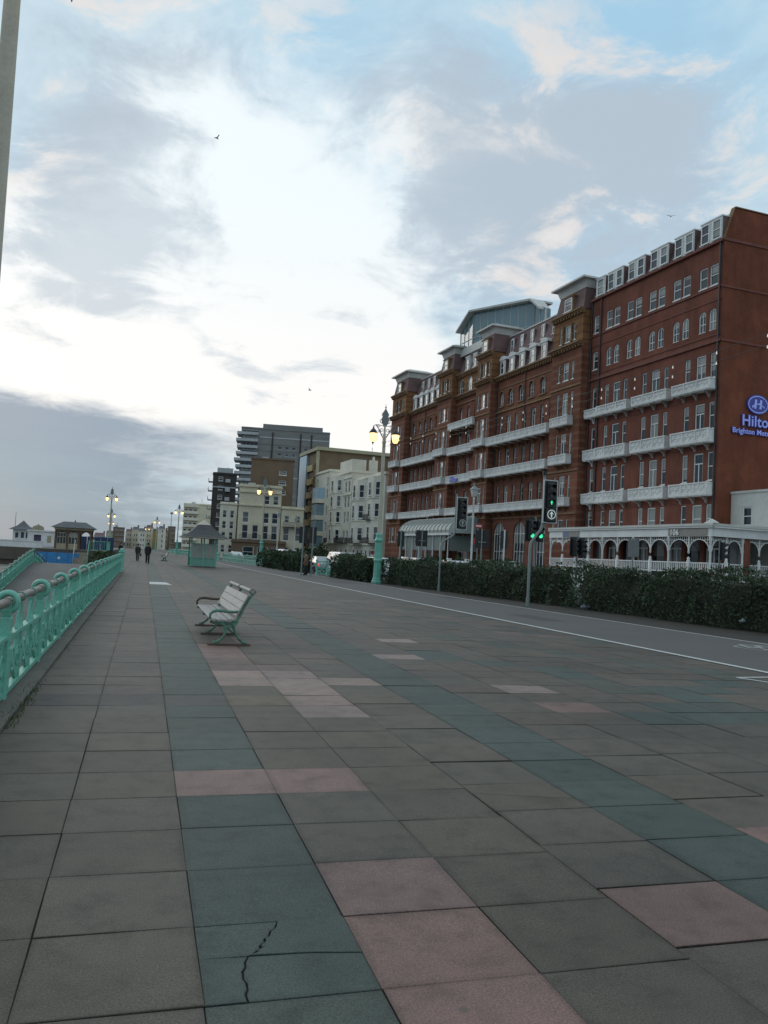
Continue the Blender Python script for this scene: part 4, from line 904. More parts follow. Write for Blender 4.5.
barrier('long green barrier along the kerb behind the shelter', [(11.7,89.5),(11.4,95),(11.1,101),(10.8,108),(10.5,115)])
barrier('green barrier continuing left of the shelter towards the far lamps', [(10.4,120),(10.2,130),(9.8,142),(9.2,156),(8.4,172),(7.4,190),(6.0,210)])

# ---------------------------------------------------------------- sea side: terrace, stairs, hoarding, kiosks
tag((lambda m_: (m_.box(-40,-5.0,80.3,81,-5,.86), m_.box(-5.0,-3.32,80.3,125,-5,.86), m_.box(-40,-5.0,81,125,.2,.86), m_.build('terrace_wall', dark_wall_m))[-1])(MB()), 'dark stone wall holding up the raised sea terrace behind the ramp', 'wall')
st = struct(sheet('terrace', [(-40,80.3),(-3.32,80.3),(-3.32,125),(-40,125)], .868, concrete))
blue_m = mat('blue_hoarding', (.035,.22,.48), .5, (.025,.15,.36), .8)
h_ = thing('blue_hoarding', 'bright blue hoarding boards at the foot of the terrace wall beyond the ramp', 'hoarding', (-7.5,79.8,-.52))
for i in range(4):
    m = MB(); m.bbox(-1.72+.9*i,-.84+.9*i,-.03,.03,.02,1.08,0,.01); m.build('board', blue_m, h_)
m = MB(); m.lathe([(.12,0),(.12,.02)],n=12); o = m.build('round_notice', white_old, h_, (.2,-.035,.6)); o.rotation_euler = (R(90),0,0)
sr_ = thing('stone_stairs', 'pale flight of steps climbing to the terrace right of the blue boards', 'stairs', (-5.45,79.2,-.52))
m = MB()
for i in range(8): m.box(-.55,.55,.0+.16*i,1.4,.17*i,.17*(i+1)+.002*(i==7))
m.build('steps', mat('worn_steps',(.32,.28,.22),.9,(.2,.17,.13),2), sr_)
for sx in (-.6,.6):
    m = MB(); m.tube([(sx,.0,1.0),(sx,1.3,2.3)],.035,6); [m.tube([(sx,y,0.1),(sx,y,1.0+y)],.03,6) for y in (.05,.65,1.25)]; m.build('handrail', teal if sx > 0 else cream, sr_)
barr = thing('terrace_railing', 'short green railing on the terrace edge below the blue fence', 'railing', (-4.7,80.6,.86))
m = MB(); [m.obox((0,0,z),(1.35,0.0,z),.04,.05) for z in (.1,.9)]; [m.obox((1.35,.0,z),(1.35,12,z),.04,.05) for z in (.1,.9)]; m.build('rail', teal, barr)
m = MB(); [m.obox((.0+.15*i,0,.1),(.0+.15*i,0,.9),.025,.025) for i in range(10)]; [m.obox((1.35,.5*i,.1),(1.35,.5*i,.9),.025,.025) for i in range(25)]; m.build('balusters', teal, barr)
bf = thing('blue_fence', 'dark navy board fence on the terrace right of the old kiosk', 'fence', (-6.3,90,.86))
for i in range(5):
    m = MB(); m.bbox(.02+.66*i,.64+.66*i,-.03,.03,0,1.35+.03*(i%2)); m.build('board', mat('navy_board',(.03,.05,.13),.6,(.02,.035,.1),1), bf)
m = MB(); m.bbox(.9,1.4,-.05,-.032,.8,1.05); m.build('notice', white_old, bf)
# old seaside kiosk with arches
k_ = thing('seaside_kiosk', 'old brown and cream kiosk with arched openings and grey hipped roof on the terrace', 'kiosk', (-6.6,86.0,.86)); k_.scale = (.84,.84,.98)
wood_b = mat('brown_kiosk_wood', (.16,.085,.05), .7, (.09,.05,.032), 2); cream_k = mat('cream_kiosk_paint', (.42,.36,.25), .7, (.3,.25,.17), 1.5)
for sx in (-1.9,-.62,.62,1.9):
    for sy in (-1.4,1.4):
        m = MB(); m.bbox(sx-.09,sx+.09,sy-.09,sy+.09,0,1.9); m.build('post', wood_b, k_)
def arch_pts(w, h0, rise, n=10, cx=0): return [(cx-w/2*math.cos(math.pi*i/n), h0+rise*math.sin(math.pi*i/n)) for i in range(n+1)]
for y in (-1.4,1.4):
    m = MB()
    for cx in (-1.26,0,1.26):
        ap = arch_pts(1.06, 1.35, .42, 10, cx)
        for (a,z0),(b_,z1) in zip(ap,ap[1:]): m.add([(a,y-.04,z0),(b_,y-.04,z1),(b_,y-.04,1.95),(a,y-.04,1.95),(a,y+.04,z0),(b_,y+.04,z1),(b_,y+.04,1.95),(a,y+.04,1.95)],[(0,1,2,3),(7,6,5,4),(0,4,5,1)])
    m.build('arch_panel', wood_b, k_)
m = MB(); m.box(-1.85,-.62,-1.38,-1.3,0,.55); m.box(-.62,.55,-1.38,-1.3,0,.55); m.box(-1.85,.6,1.28,1.36,0,1.9); m.box(-1.92,-1.84,-1.3,1.3,0,1.9); m.build('lower_wall', cream_k, k_)
for cx in (-1.26,-.02):
    m = MB(); m.box(cx-.5,cx+.5,-1.34,-1.31,.55,1.66); m.build('window', pane, k_)
    m = MB(); [m.box(cx+q-.03,cx+q+.03,-1.36,-1.345,.55,1.66) for q in (-.47,-.16,.16,.47)]; m.box(cx-.5,cx+.5,-1.362,-1.348,1.18,1.23); m.build('window_frame', cream_k, k_)
m = MB(); m.box(-2.05,2.05,-1.55,1.55,1.90,2.06); m.box(-2.2,2.2,-1.7,1.7,2.06,2.15); m.build('cornice', cream_k, k_)
m = MB(); m.add([(-2.45,-1.95,2.12),(2.45,-1.95,2.12),(2.45,1.95,2.12),(-2.45,1.95,2.12),(-1.2,-.6,2.72),(1.2,-.6,2.72),(1.2,.6,2.72),(-1.2,.6,2.72)],[(0,3,2,1),(0,1,5,4),(1,2,6,5),(2,3,7,6),(3,0,4,7),(4,5,6,7)]); m.lathe([(.05,2.7),(.09,2.8),(.02,2.95)],n=8); m.build('roof', slate_grey, k_)
# pagoda hut, white pavilion, low white wall
p_ = thing('pagoda_hut', 'small white hut with pointed grey pagoda roof farthest left on the terrace', 'hut', (-14.4,110,.86))
m = MB(); m.box(-1.0,1.0,-1.0,1.0,0,1.95); m.build('wall', white_old, p_)
for x in (-.55,.1,.65):
    m = MB(); m.box(x-.17,x+.17,-1.03,-.98,.9,1.6); m.build('window', pane, p_)
m = MB(); m.add([(-1.45,-1.45,1.9),(1.45,-1.45,1.9),(1.45,1.45,1.9),(-1.45,1.45,1.9),(-.6,-.6,2.4),(.6,-.6,2.4),(.6,.6,2.4),(-.6,.6,2.4),(0,0,3.05)],[(0,3,2,1),(0,1,5,4),(1,2,6,5),(2,3,7,6),(3,0,4,7),(4,5,8),(5,6,8),(6,7,8),(7,4,8)]); m.build('roof', slate_grey, p_)
pv_ = thing('white_pavilion', 'long low white pavilion with an arched doorway between the hut and the old kiosk', 'pavilion', (-11.6,106,.86))
m = MB(); wall_faces(m,-1.6,3.6,0,1.75,-1.2,[(-.9,-.1,0,1.35)],.3,0,-1); m.box(-1.6,3.6,-.85,1.5,0,1.72); m.box(-1.7,3.7,-1.32,1.6,1.75,1.9); m.build('wall', white_old, pv_)
m = MB(); m.prism([(-1.15,1.9),(.15,1.9),(.15,2.1)]+arch_pts(1.3,2.1,.38,8,-.5)[::-1][1:-1]+[(-1.15,2.1)], -1.3,-1.0,'y'); m.build('arched_pediment', cream_k, pv_)
m = MB(); m.box(-.88,-.12,-1.0,-.9,0,1.33); m.build('door', mat('violet_door',(.08,.06,.12),.6), pv_)
for x in (.8,1.6,2.4,3.1):
    m = MB(); m.box(x-.22,x+.22,-1.24,-1.19,.5,1.3); m.build('panel', cream_k, pv_)
m = MB(); m.lathe([(.1,0),(.13,.06),(.02,.14)],n=8); m.build('finial', cream_k, pv_, (-.5,-1.15,2.48))
lw = MB(); lw.box(-30,-9.2,84,84.3,.8,1.42); lw.box(-30,-9.2,83.95,84.35,1.42,1.5); tag(lw.build('white_wall', white_old), 'low white parapet wall at the far left in front of the hut', 'wall')
fl = thing('flagpole', 'bare thin pole standing behind the pagoda hut', 'pole', (-15.9,114,.86)); m = MB(); m.lathe([(.04,0),(.035,3.2),(.02,4.2)],n=6); m.build('pole', grey_paint, fl)
mn = thing('dark_monument', 'dark upright post at the left picture edge beyond the white wall', 'post', (-17.6,108,.86)); m = MB(); m.lathe([(.25,0),(.25,.5),(.16,.6),(.14,1.9),(.22,2.0),(.2,2.4),(.05,2.6)],n=8); m.build('shaft', black_iron, mn)
# bush behind the end of the railing
def bush(label, loc, rx, ry, rz_, n, leaf, seed, name='shrub', colr0=(.05,.075,.03), group=None):
    rg = np.random.default_rng(seed); d = rg.normal(size=(n,3)); d /= np.linalg.norm(d,axis=1)[:,None]; d[:,2] = np.abs(d[:,2])
    rr = (.72+.3*rg.random(n)+.12*np.sin(d[:,0]*6+seed)+.1*np.sin(d[:,1]*7+d[:,2]*5))
    P = d*rr[:,None]*np.array([rx,ry,rz_]); a = rg.normal(size=(n,3)); a /= np.linalg.norm(a,axis=1)[:,None]; c_ = np.cross(a, rg.normal(size=(n,3))); c_ /= np.linalg.norm(c_,axis=1)[:,None]
    sz = leaf*rg.uniform(.6,1.3,n)[:,None]; q = np.stack([P-a*sz,P-c_*sz*.5,P+a*sz,P+c_*sz*.5],1).reshape(-1,3)
    me = bpy.data.meshes.new('foliage'); me.from_pydata(q.tolist(), [], [(4*i,4*i+1,4*i+2,4*i+3) for i in range(n)])
    cc_ = np.array(colr0)[None,:]*rg.uniform(.5,1.4,n)[:,None]; ca = me.color_attributes.new('leaf_colour','FLOAT_COLOR','POINT'); ca.data.foreach_set('color', np.repeat(np.concatenate([cc_,np.ones((n,1))],1),4,axis=0).astype('f').ravel()); me.materials.append(leaf_m); me.update()
    root = thing(name, label, 'shrub', loc, 0, group); place(me, 'foliage', root)
    m = MB(); m.lathe([(.3*rx,0),(.62*rx,.25*rz_),(.62*rx,.55*rz_),(.35*rx,.8*rz_),(.02,.85*rz_)], n=9); o = m.build('branches', twig_m, root); o.scale = (1,ry/rx,1)
    return root
bush('dark straggling bush behind the far end of the near railing', (-2.6,61,-.25), 1.0, 4.5, 1.35, 2600, .12, 11)
bush('low dark bush before the cream houses, left of the barrier', (20.5,108,-.1), 2.0, 1.6, 2.6, 900, .2, 12, group='bushes before the cream houses')
bush('rounder dark bush before the cream houses near the signal pair', (22.3,107,-.1), 1.9, 1.6, 3.0, 900, .2, 13, group='bushes before the cream houses')
# grass tuft at the foot of the railing
rg = np.random.default_rng(5); m = MB()
for i in range(420):
    x = -1.05+rg.normal(0,.045); y = rg.uniform(7.6,9.6) if i < 280 else rg.uniform(2,30); h = rg.uniform(.02,.07); a = rg.uniform(0,6.28); m.add([(x,y,0),(x+.008,y+.004,0),(x+.03*math.cos(a),y+.03*math.sin(a),h)],[(0,1,2)])
o = m.build('grass', mat('tuft_grass',(.05,.075,.022),.8)); o['kind'] = 'stuff'; o['label'] = 'weeds and grass growing along the foot of the railing wall'
# small birds in the sky
bm2 = MB(); bm2.tube([(-.16,0,0),(-.05,0,.01),(.1,0,.0),(.2,0,.0)],[.01,.05,.04,.01],6); bm2.add([(-.03,0,.03),(.08,0,.03),(.02,.42,.14),(-.05,.40,.14),(.0,-.42,.14),(-.06,-.40,.14)],[(0,1,2,3),(0,1,4,5)])
BM = bm2.mesh('bird', mat('grey_gull',(.12,.12,.13),.7))
for lb, l, rz in (('tiny gull high in the bright cloud at upper left', (3.5,67.1,35.0), .5), ('tiny gull in the sky above the right wing of the hotel', (47.2,68.3,36.3), 1.2), ('tiny gull low over the bright gap left of the lamp', (15.1,82,18.2), -.4)):
    tag(place(BM, 'gull', None, l, rz), lb, 'bird', 'gulls in the sky')
# ---------------------------------------------------------------- the red brick seafront hotel
# local axes: x along the facade away from the near corner, y out towards the sea, z up
HR = R(93.7); HC = (42.38921673, 54.15920843, -0.0)
hotel = thing('grand_hotel', 'long red brick seafront hotel with banded towers, white balconies and glass rooftop box', 'hotel', HC, HR)
WC = {}
def win_meshes(w, h, style):
    key = (round(w,2), round(h,2), style)
    if key in WC: return WC[key]
    f = MB(); p = MB(); t_ = .075 if w < .8 else .095
    y0, y1 = -.17, -.07
    if style == 'arch':
        n = 10; r_ = w/2; zs = h-r_
        def ring(rr, y): return [(-rr,y,0)]+[(-rr*math.cos(math.pi*i/n),y,zs+rr*math.sin(math.pi*i/n)) for i in range(n+1)]+[(rr,y,0)]
        for ya in (y1,):
            A, B, C_ = ring(r_,ya), ring(r_-t_,ya), ring(r_-t_,y0)
            for i in range(len(A)-1): f.quad(A[i],A[i+1],B[i+1],B[i]); f.quad(B[i],B[i+1],C_[i+1],C_[i])
        f.box(-r_+t_,r_-t_,y0,y1-.01,zs*.52-.03,zs*.52+.03); f.box(-r_,r_,y0,y1+.05,-.06,.05)
        if w > 1.6:
            f.box(-.06,.06,y0,y1-.015,.05,h-.1); f.box(-r_+t_,r_-t_,y0,y1-.02,zs-.05,zs+.05)
            for x in (-w/4,w/4): f.box(x-.03,x+.03,y0,y1-.025,.05,zs+.6*r_)
        else: f.box(-.025,.025,y0,y1-.02,.05,h-.08)
        p.poly([(x*.97,-.13,z) for x,_,z in ring(r_-.02,0)])
    else:
        f.box(-w/2,-w/2+t_,y0,y1,0,h); f.box(w/2-t_,w/2,y0,y1,0,h); f.box(-w/2+t_,w/2-t_,y0,y1,h-t_,h); f.box(-w/2+t_,w/2-t_,y0,y1,0,t_)
        if style == 'sash': f.box(-w/2+t_,w/2-t_,y0,y1-.012,h*.5-.035,h*.5+.035)
        if style == 'door': f.box(-.04,.04,y0,y1-.012,t_,h*.72); f.box(-w/2+t_,w/2-t_,y0,y1-.008,h*.72-.04,h*.72+.04); f.box(-w/2+t_,w/2-t_,y0,y1-.016,h*.2-.03,h*.2+.03)
        f.box(-w/2-.04,w/2+.04,-.05,.05,-.09,-.002)
        p.box(-w/2+.03,w/2-.03,-.145,-.135,.03,h-.03)
    WC[key] = (f.mesh('window', white_paint), p.mesh('pane', pane)); return WC[key]
def window(name, parent, u, z, w, h, style, off=0.0, pm=None):
    fm, pmh = win_meshes(w, h, style); o = place(fm, name, parent, (u,off,z)); q = place(pmh, 'pane', o); return o
def spandrel(mb, u, z, w, h, off, mi=0, n=10):
    r_ = w/2; zs = z+h-r_
    for i in range(n):
        a, b_ = math.pi*i/n, math.pi*(i+1)/n; xa, xb = u-r_*math.cos(a), u-r_*math.cos(b_); za, zb = zs+r_*math.sin(a), zs+r_*math.sin(b_)
        mb.quad((xa,off,za),(xb,off,zb),(xb,off,z+h),(xa,off,z+h),mi); mb.quad((xa,off,za),(xb,off,zb),(xb,off-.2,zb),(xa,off-.2,za),mi)
def part(mb, name, m, parent=hotel): return mb.build(name, m, parent)
def string_course(u0, u1, z, h, off, pr, m, name='string_course'):
    mb = MB(); mb.box(u0,u1,off-.1,off+pr,z,z+h*.55); mb.box(u0,u1,off-.1,off+pr*.55,z+h*.55+.003,z+h); return part(mb, name, m)
def cornice(u0, u1, z, off, m=stone_trim, pr=.55, dent=True):
    mb = MB(); mb.box(u0,u1,off-.2,off+pr*.35,z-.45,z-.25); mb.box(u0,u1,off-.2,off+pr*.7,z-.247,z-.1); mb.box(u0,u1,off-.2,off+pr,z-.097,z+.08)
    if dent:
        n = int((u1-u0)/.5)
        for i in range(n):
            a = u0+(i+.25)*(u1-u0)/n; mb.box(a,a+.22,off+pr*.36,off+pr*.62,z-.44,z-.25)
    return part(mb, 'cornice', m)
def balcony(u0, u1, zb, zt, off, proj, nb, bracket_m=white_old):
    s = MB(); s.box(u0,u1,off+.01,off+proj,zb,zb+.13); s.box(u0+.05,u1-.05,off+.01,off+proj-.06,zb-.07,zb-.003)
    root = part(s, 'balcony', white_old); f = MB(); H = zt-zb; n = max(1,round((u1-u0)/1.45)); y = off+proj
    f.box(u0-.04,u1+.04,y-.14,y+.03,zt-.10,zt); f.box(u0,u1,y-.10,y,zb+.133,zb+.24)
    f.box(u0+.02,u1-.02,y-.065,y-.045,zb+.24,zt-.10)
    for i in range(n+1):
        a = u0+(u1-u0)*i/n; a = min(max(a,u0+.07),u1-.07); f.box(a-.07,a+.07,y-.12,y+.012,zb+.24,zt-.103)
    for i in range(n):
        a, b_ = u0+(u1-u0)*i/n+.13, u0+(u1-u0)*(i+1)/n-.13; z0, z1 = zb+.27, zt-.13; mx = (a+b_)/2
        for (p,q) in (((a,z0),(mx,z1)),((mx,z1),(b_,z0)),((a,z1),(mx,z0)),((mx,z0),(b_,z1))): f.obox((p[0],y-.03,p[1]),(q[0],y-.03,q[1]),.035,.045)
        f.obox((a,y-.025,(z0+z1)/2),(b_,y-.025,(z0+z1)/2),.03,.05)
    for a in (u0,u1):
        s_ = 1 if a == u0 else -1; f.box(min(a,a+.1*s_),max(a,a+.1*s_),off+.02,y-.15,zt-.10,zt-.003); f.box(min(a+.03*s_,a+.06*s_),max(a+.03*s_,a+.06*s_),off+.02,y-.15,zb+.14,zt-.1)
        f.box(min(a+.004*s_,a+.09*s_),max(a+.004*s_,a+.09*s_),off+.02,y-.15,zb+.134,zb+.23)
    f.build('balustrade', white_old, root)
    for i in range(nb):
        u = u0+(u1-u0)*(i+.5)/nb if nb > 1 else (u0+u1)/2
        b_ = MB(); b_.prism([(off,zb-.07),(off+proj*.92,zb-.07),(off+proj*.88,zb-.16),(off+proj*.5,zb-.24),(off+proj*.25,zb-.42),(off+.12,zb-.58),(off,zb-.62)], u-.085, u+.085, 'x'); b_.build('bracket', bracket_m, root)
    return root
def mansard(u0, u1, z0, z1, off, back, m=slate_red, name='mansard_roof'):
    mb = MB(); mb.add([(u0,off,z0),(u1,off,z0),(u1,off-back,z1),(u0,off-back,z1),(u0,off-6,z1),(u1,off-6,z1),(u0,off-6,z0),(u1,off-6,z0)],[(0,1,2,3),(3,2,5,4),(0,3,4,6),(1,2,5,7)]); 
    o = part(mb, name, m); e = MB(); e.box(u0,u1,off-back-.35,off-back+.10,z1-.05,z1+.10); e.build('eaves', white_grey, o); return o

# solid core behind all the fronts
mb = MB(); mb.box(.02,72.2,-17,-.45,0,23.6); mb.box(.02,72.2,-17,-1.9,23.6,29.2); part(mb, 'core_wall', brick_old)

# --- right wing
bracket_grey = mat('grimy_bracket_stone',(.40,.36,.32),.8,(.22,.19,.17),1.2)
TR = [[(.6,1.2,'sash'),(1.7,2.8,'door'),(3.5,4.15,'sash')],[(6.2,6.8,'sash'),(7.35,8.45,'door'),(9.1,9.75,'sash')],[(11.9,12.5,'sash'),(13.0,14.1,'door'),(14.8,15.4,'sash')]]
ops, wins = [], []
for z0, z1 in ((16.5,19.25),(12.4,15.3),(8.3,11.3),(4.9,7.15)):
    for tr in TR:
        for a, b_, s in tr:
            za = z0 if s == 'door' or z0 == 4.9 else z0+.75; ops.append((a,b_,za,z1)); wins.append(('balcony_door' if s == 'door' else 'sash_window',a,b_,za,z1,s if z0 > 5 else 'sash'))
    ops.append((16.85,17.45,z0+.75,z1)); wins.append(('sash_window',16.85,17.45,z0+.75,z1,'sash'))
for k in range(5):
    for a in (.6+3.2*k, 1.78+3.2*k): ops.append((a,a+.95,24.75,26.45)); wins.append(('sash_window',a,a+.95,24.75,26.45,'sash'))
    for a in (.68+3.18*k, 1.85+3.18*k): ops.append((a,a+.82,21.1,22.85)); wins.append(('arched_window',a,a+.82,21.1,22.85,'arch'))
for z0, z1 in ((24.75,26.45),(21.1,22.85)): ops.append((16.8,17.6,z0,z1)); wins.append(('sash_window',16.8,17.6,z0,z1,'sash'))
mb = MB(); wall_faces(mb,0,18.2,0,28.2,0,ops)
for n_,a,b_,z0,z1,s in wins:
    if s == 'arch': spandrel(mb,(a+b_)/2,z0,b_-a,z1-z0,0)
part(mb,'brick_wall',brick_right)
for n_,a,b_,z0,z1,s in wins: window(n_,hotel,(a+b_)/2,z0,b_-a,z1-z0,s)
# side wall with its raking gable
mb = MB(); mb.add([(0,0,0),(0,-17,0),(0,-17,30.8),(0,-.92,30.8),(0,0,28.2),(.35,-.3,28.2),(.35,-.92,30.8),(.35,-17,30.8)],[(0,1,2,3,4),(2,3,6,7),(3,4,5,6)]); part(mb,'side_wall',brick_side)
for z, h in ((28.05,.22),(24.3,.16),(20.0,.16)):
    mb = MB(); mb.box(-.08,.05,-17,.1,z,z+h); part(mb,'string_course',red_trim)
mb = MB(); mb.add([(-.06,.02,28.2),(.4,.02,28.2),(.4,-.9,30.86),(-.06,-.9,30.86),(-.06,-17,30.86),(.4,-17,30.86),(-.06,-17,30.95),(.4,-17,30.95),(-.06,-.95,30.95),(.4,-.95,30.95)],[(0,1,2,3),(8,9,7,6),(3,8,6,4),(3,2,9,8)]); part(mb,'coping',stone_trim)
string_course(0.06,18.1,24.42,.16,0,.10,red_trim); string_course(.06,18.1,20.0,.32,0,.16,red_trim); string_course(.06,18.1,28.0,.26,0,.25,red_trim)
for k in range(5):
    z = (12.0,16.0,7.6,20.6,23.4)[k]; string_course(.06,18.1,z-.3 if k < 3 else z,.1,0,.05,red_trim)
for u in (.32,16.35,17.9):
    m = MB(); m.tube([(u,.10,1.5),(u,.10,28)],.07,8); part(m,'drainpipe',black_iron)
mansard(.4,18.2,28.2,30.4,-.05,.85)
for k in range(6):
    a, b_ = (.3+3.2*k, 2.7+3.2*k) if k < 5 else (15.95,17.45)
    m = MB(); m.box(a,b_,-2.0,-.02,28.24,30.14,1); m.box(a,b_,-.02,.02,28.26,30.14,0); m.box(a-.05,b_+.05,-1.2,.08,30.14,30.24,0); o = part(m,'dormer',[white_paint,slate_red])
    ws = [(a+.55,.95),(b_-.55,.95)] if k < 5 else [((a+b_)/2,1.1)]
    for u, w in ws: window('dormer_sash',o,u,28.42,w,1.6,'sash',.16)
for i, (a, b_) in enumerate(((.35,4.8),(5.5,10.2),(10.95,15.6))):
    for zb, zt in ((16.25,17.1),(12.05,13.1),(7.85,8.85)): balcony(a,b_,zb,zt,0,.78,3,bracket_grey)
for zb, zt in ((16.3,17.1),(12.1,13.1),(7.9,8.85)): balcony(15.95,18.0,zb,zt,0,.55,1)

# --- towers
def tower(u0, u1, flat=False):
    c_ = (u0+u1)/2; w = u1-u0; OFF = .9; ops, wins = [], []
    tri = lambda z0, z1, s: [(c_-1.5,c_-1.05,z0,z1,'sash'),(c_-.5,c_+.5,z0,z1,s),(c_+1.05,c_+1.5,z0,z1,'sash')]
    for z0, z1, s in ((20.6,22.4,'sash'),(16.6,19.3,'door'),(12.6,15.1,'door'),(8.4,10.8,'door'),(4.2,6.4,'sash')):
        for x in tri(z0,z1,s): ops.append(x[:4]); wins.append(x)
    mb = MB(); wall_faces(mb,u0,u1,0,24.0,OFF,ops); mb.quad((u0,OFF,0),(u0,-.5,0),(u0,-.5,24),(u0,OFF,24)); mb.quad((u1,OFF,0),(u1,-.5,0),(u1,-.5,24),(u1,OFF,24)); part(mb,'tower_wall',brick_tower)
    ops2 = [x[:4] for x in tri(24.6,26.3,'sash')]
    mb = MB(); wall_faces(mb,u0+.08,u1-.08,24.0,27.4,OFF-.06,ops2); mb.quad((u0+.08,OFF-.06,24),(u0+.08,-1.9,24),(u0+.08,-1.9,27.4),(u0+.08,OFF-.06,27.4)); mb.quad((u1-.08,OFF-.06,24),(u1-.08,-1.9,24),(u1-.08,-1.9,27.4),(u1-.08,OFF-.06,27.4)); part(mb,'stone_storey',stone_gold)
    for n_, L in (('tower_window',wins),('tower_window',tri(24.6,26.3,'sash'))):
        for a,b_,z0,z1,s in L: window(n_,hotel,(a+b_)/2,z0,b_-a,z1-z0,s,OFF if z0 < 24 else OFF-.06)
    for u in (c_-.78,c_+.78):
        mb = MB(); mb.lathe([(.14,24.5),(.14,24.7),(.10,24.75),(.09,26.1),(.15,26.25),(.15,26.4)],(u,OFF+.02,0),n=8); part(mb,'stone_column',stone_trim)
    cornice(u0-.05,u1+.05,24.05,OFF); cornice(u0-.02,u1+.02,27.45,OFF-.06,pr=.45)
    for z in (19.75,11.2,6.9): string_course(u0-.02,u1+.02,z,.22,OFF,.12,stone_trim)
    mb = MB(); z0, z1 = 27.5, 29.75
    A = [(u0+.15,OFF-.1),(u1-.15,OFF-.1),(u1-.15,-3.2),(u0+.15,-3.2)]; B = [(u0+.45,OFF-.5),(u1-.45,OFF-.5),(u1-.45,-3.0),(u0+.45,-3.0)]
    for i in range(4): j = (i+1)%4; mb.quad((*A[i],z0),(*A[j],z0),(*B[j],z1),(*B[i],z1))
    part(mb,'tower_roof',slate_red)
    m = MB(); m.box(c_-.85,c_+.85,-1.5,OFF-.02,27.6,29.2); m.box(c_-.95,c_+.95,-1.5,OFF+.08,29.2,29.34); d = part(m,'dormer',stone_trim); window('dormer_sash',d,c_,27.75,1.3,1.35,'sash',OFF+.14)
    m = MB(); zc = 29.75; A = [(u0+.4,OFF-.45),(u1-.4,OFF-.45),(u1-.4,-3.1),(u0+.4,-3.1)]; B = [(u0+.15,OFF-.2),(u1-.15,OFF-.2),(u1-.15,-3.3),(u0+.15,-3.3)]
    for i in range(4): j = (i+1)%4; m.quad((*A[i],zc-.02),(*A[j],zc-.02),(*B[j],zc+.75),(*B[i],zc+.75))
    m.box(u0-.25,u1+.25,-3.6,OFF+.30,zc+.75,zc+.93); m.add([(u0-.2,-3.5,zc+.93),(u1+.2,-3.5,zc+.93),(u1+.2,OFF+.25,zc+.93),(u0-.2,OFF+.25,zc+.93),(u0+.8,-2.6,zc+1.35),(u1-.8,-2.6,zc+1.35),(u1-.8,OFF-.7,zc+1.35),(u0+.8,OFF-.7,zc+1.35)],[(0,1,5,4),(1,2,6,5),(2,3,7,6),(3,0,4,7),(4,5,6,7)])
    part(m,'tower_cap',white_grey)
    for zb, zt in ((15.9,16.8),(12.0,12.9),(7.75,8.6)): balcony(c_-1.65,c_+1.65,zb,zt,OFF,.7,2,stone_trim)
TW = [(18.2,23.8),(37.75,41.75),(49.3,53.9),(66.3,72.3)]
for a, b_ in TW: tower(a, b_)

# --- two long wings between the towers
def wing(u0, u1, cs, arches):
    ops, wins, n = [], [], 7; pit = (u1-u0-.6)/n
    for z0, z1 in ((16.2,19.2),(12.3,15.1),(8.1,10.8)):
        for i in range(n):
            c_ = u0+.3+pit*(i+.5); s = 'door' if i in (2,5) else 'sash'; w = 1.0 if s == 'door' else .78; za = z0 if s == 'door' else z0+.5
            ops.append((c_-w/2,c_+w/2,za,z1)); wins.append(('balcony_door' if s == 'door' else 'wing_window',c_-w/2,c_+w/2,za,z1,s))
    for c_ in cs: ops.append((c_-.5,c_+.5,20.45,22.2)); wins.append(('arched_window',c_-.5,c_+.5,20.45,22.2,'arch'))
    for c_ in arches: ops.append((c_-1.35,c_+1.35,.9,6.5)); wins.append(('ground_floor_arch',c_-1.35,c_+1.35,.9,6.5,'arch'))
    mb = MB(); wall_faces(mb,u0,u1,0,23.9,0,ops,.4)
    for n_,a,b_,z0,z1,s in wins:
        if s == 'arch': spandrel(mb,(a+b_)/2,z0,b_-a,z1-z0,0)
    part(mb,'brick_wall',brick_old)
    for n_,a,b_,z0,z1,s in wins: window(n_,hotel,(a+b_)/2,z0,b_-a,z1-z0,s,-.12)
    cornice(u0,u1,24.05,0); string_course(u0,u1,19.7,.22,0,.14,stone_trim); string_course(u0,u1,22.6,.14,0,.08,stone_trim); string_course(u0,u1,6.9,.2,0,.14,stone_trim)
    for c_ in cs:                                               # stone surround of the arched windows
        m = MB(); [m.tube([(c_-.62*math.cos(math.pi*i/10),.03,21.7+.62*math.sin(math.pi*i/10)) for i in range(11)],.08,6,0,False)]; m.box(c_-.72,c_+.72,-.02,.12,20.28,20.44); part(m,'stone_arch',stone_trim)
    mansard(u0,u1,24.1,29.4,0,1.5)
    for c_ in cs:
        m = MB(); m.box(c_-.58,c_+.58,-1.6,-.02,24.2,26.08,1); m.box(c_-.62,c_+.62,-.02,.02,24.22,26.1); m.prism([(c_-.8,26.1),(c_+.8,26.1),(c_+.8,26.22)]+[(c_+.72*math.cos(math.pi*i/8),26.22+.38*math.sin(math.pi*i/8)) for i in range(9)]+[(c_-.8,26.22)],-.5,.14); d = part(m,'dormer',[white_old,slate_red]); window('dormer_sash',d,c_,24.35,.95,1.6,'sash',.19)
    for c_ in cs:
        m = MB(); m.box(c_-.36-.4,c_+.36-.4,-2.2,-.98,26.95,28.75,1); m.box(c_-.36-.4,c_+.36-.4,-.98,-.95,26.97,28.78); d = part(m,'upper_dormer',[white_old,slate_red]); window('dormer_sash',d,c_-.4,27.1,.6,1.5,'sash',-.78)
    for zb, zt in ((15.7,16.65),(11.9,12.85),(7.7,8.6)): balcony(u0+.02,u1-.02,zb,zt,0,1.3,8,stone_trim)
    for u in (u0+.25,(u0+u1)/2,u1-.25):
        m = MB(); m.tube([(u,.09,.5),(u,.09,23.5)],.06,6); part(m,'drainpipe',black_iron)
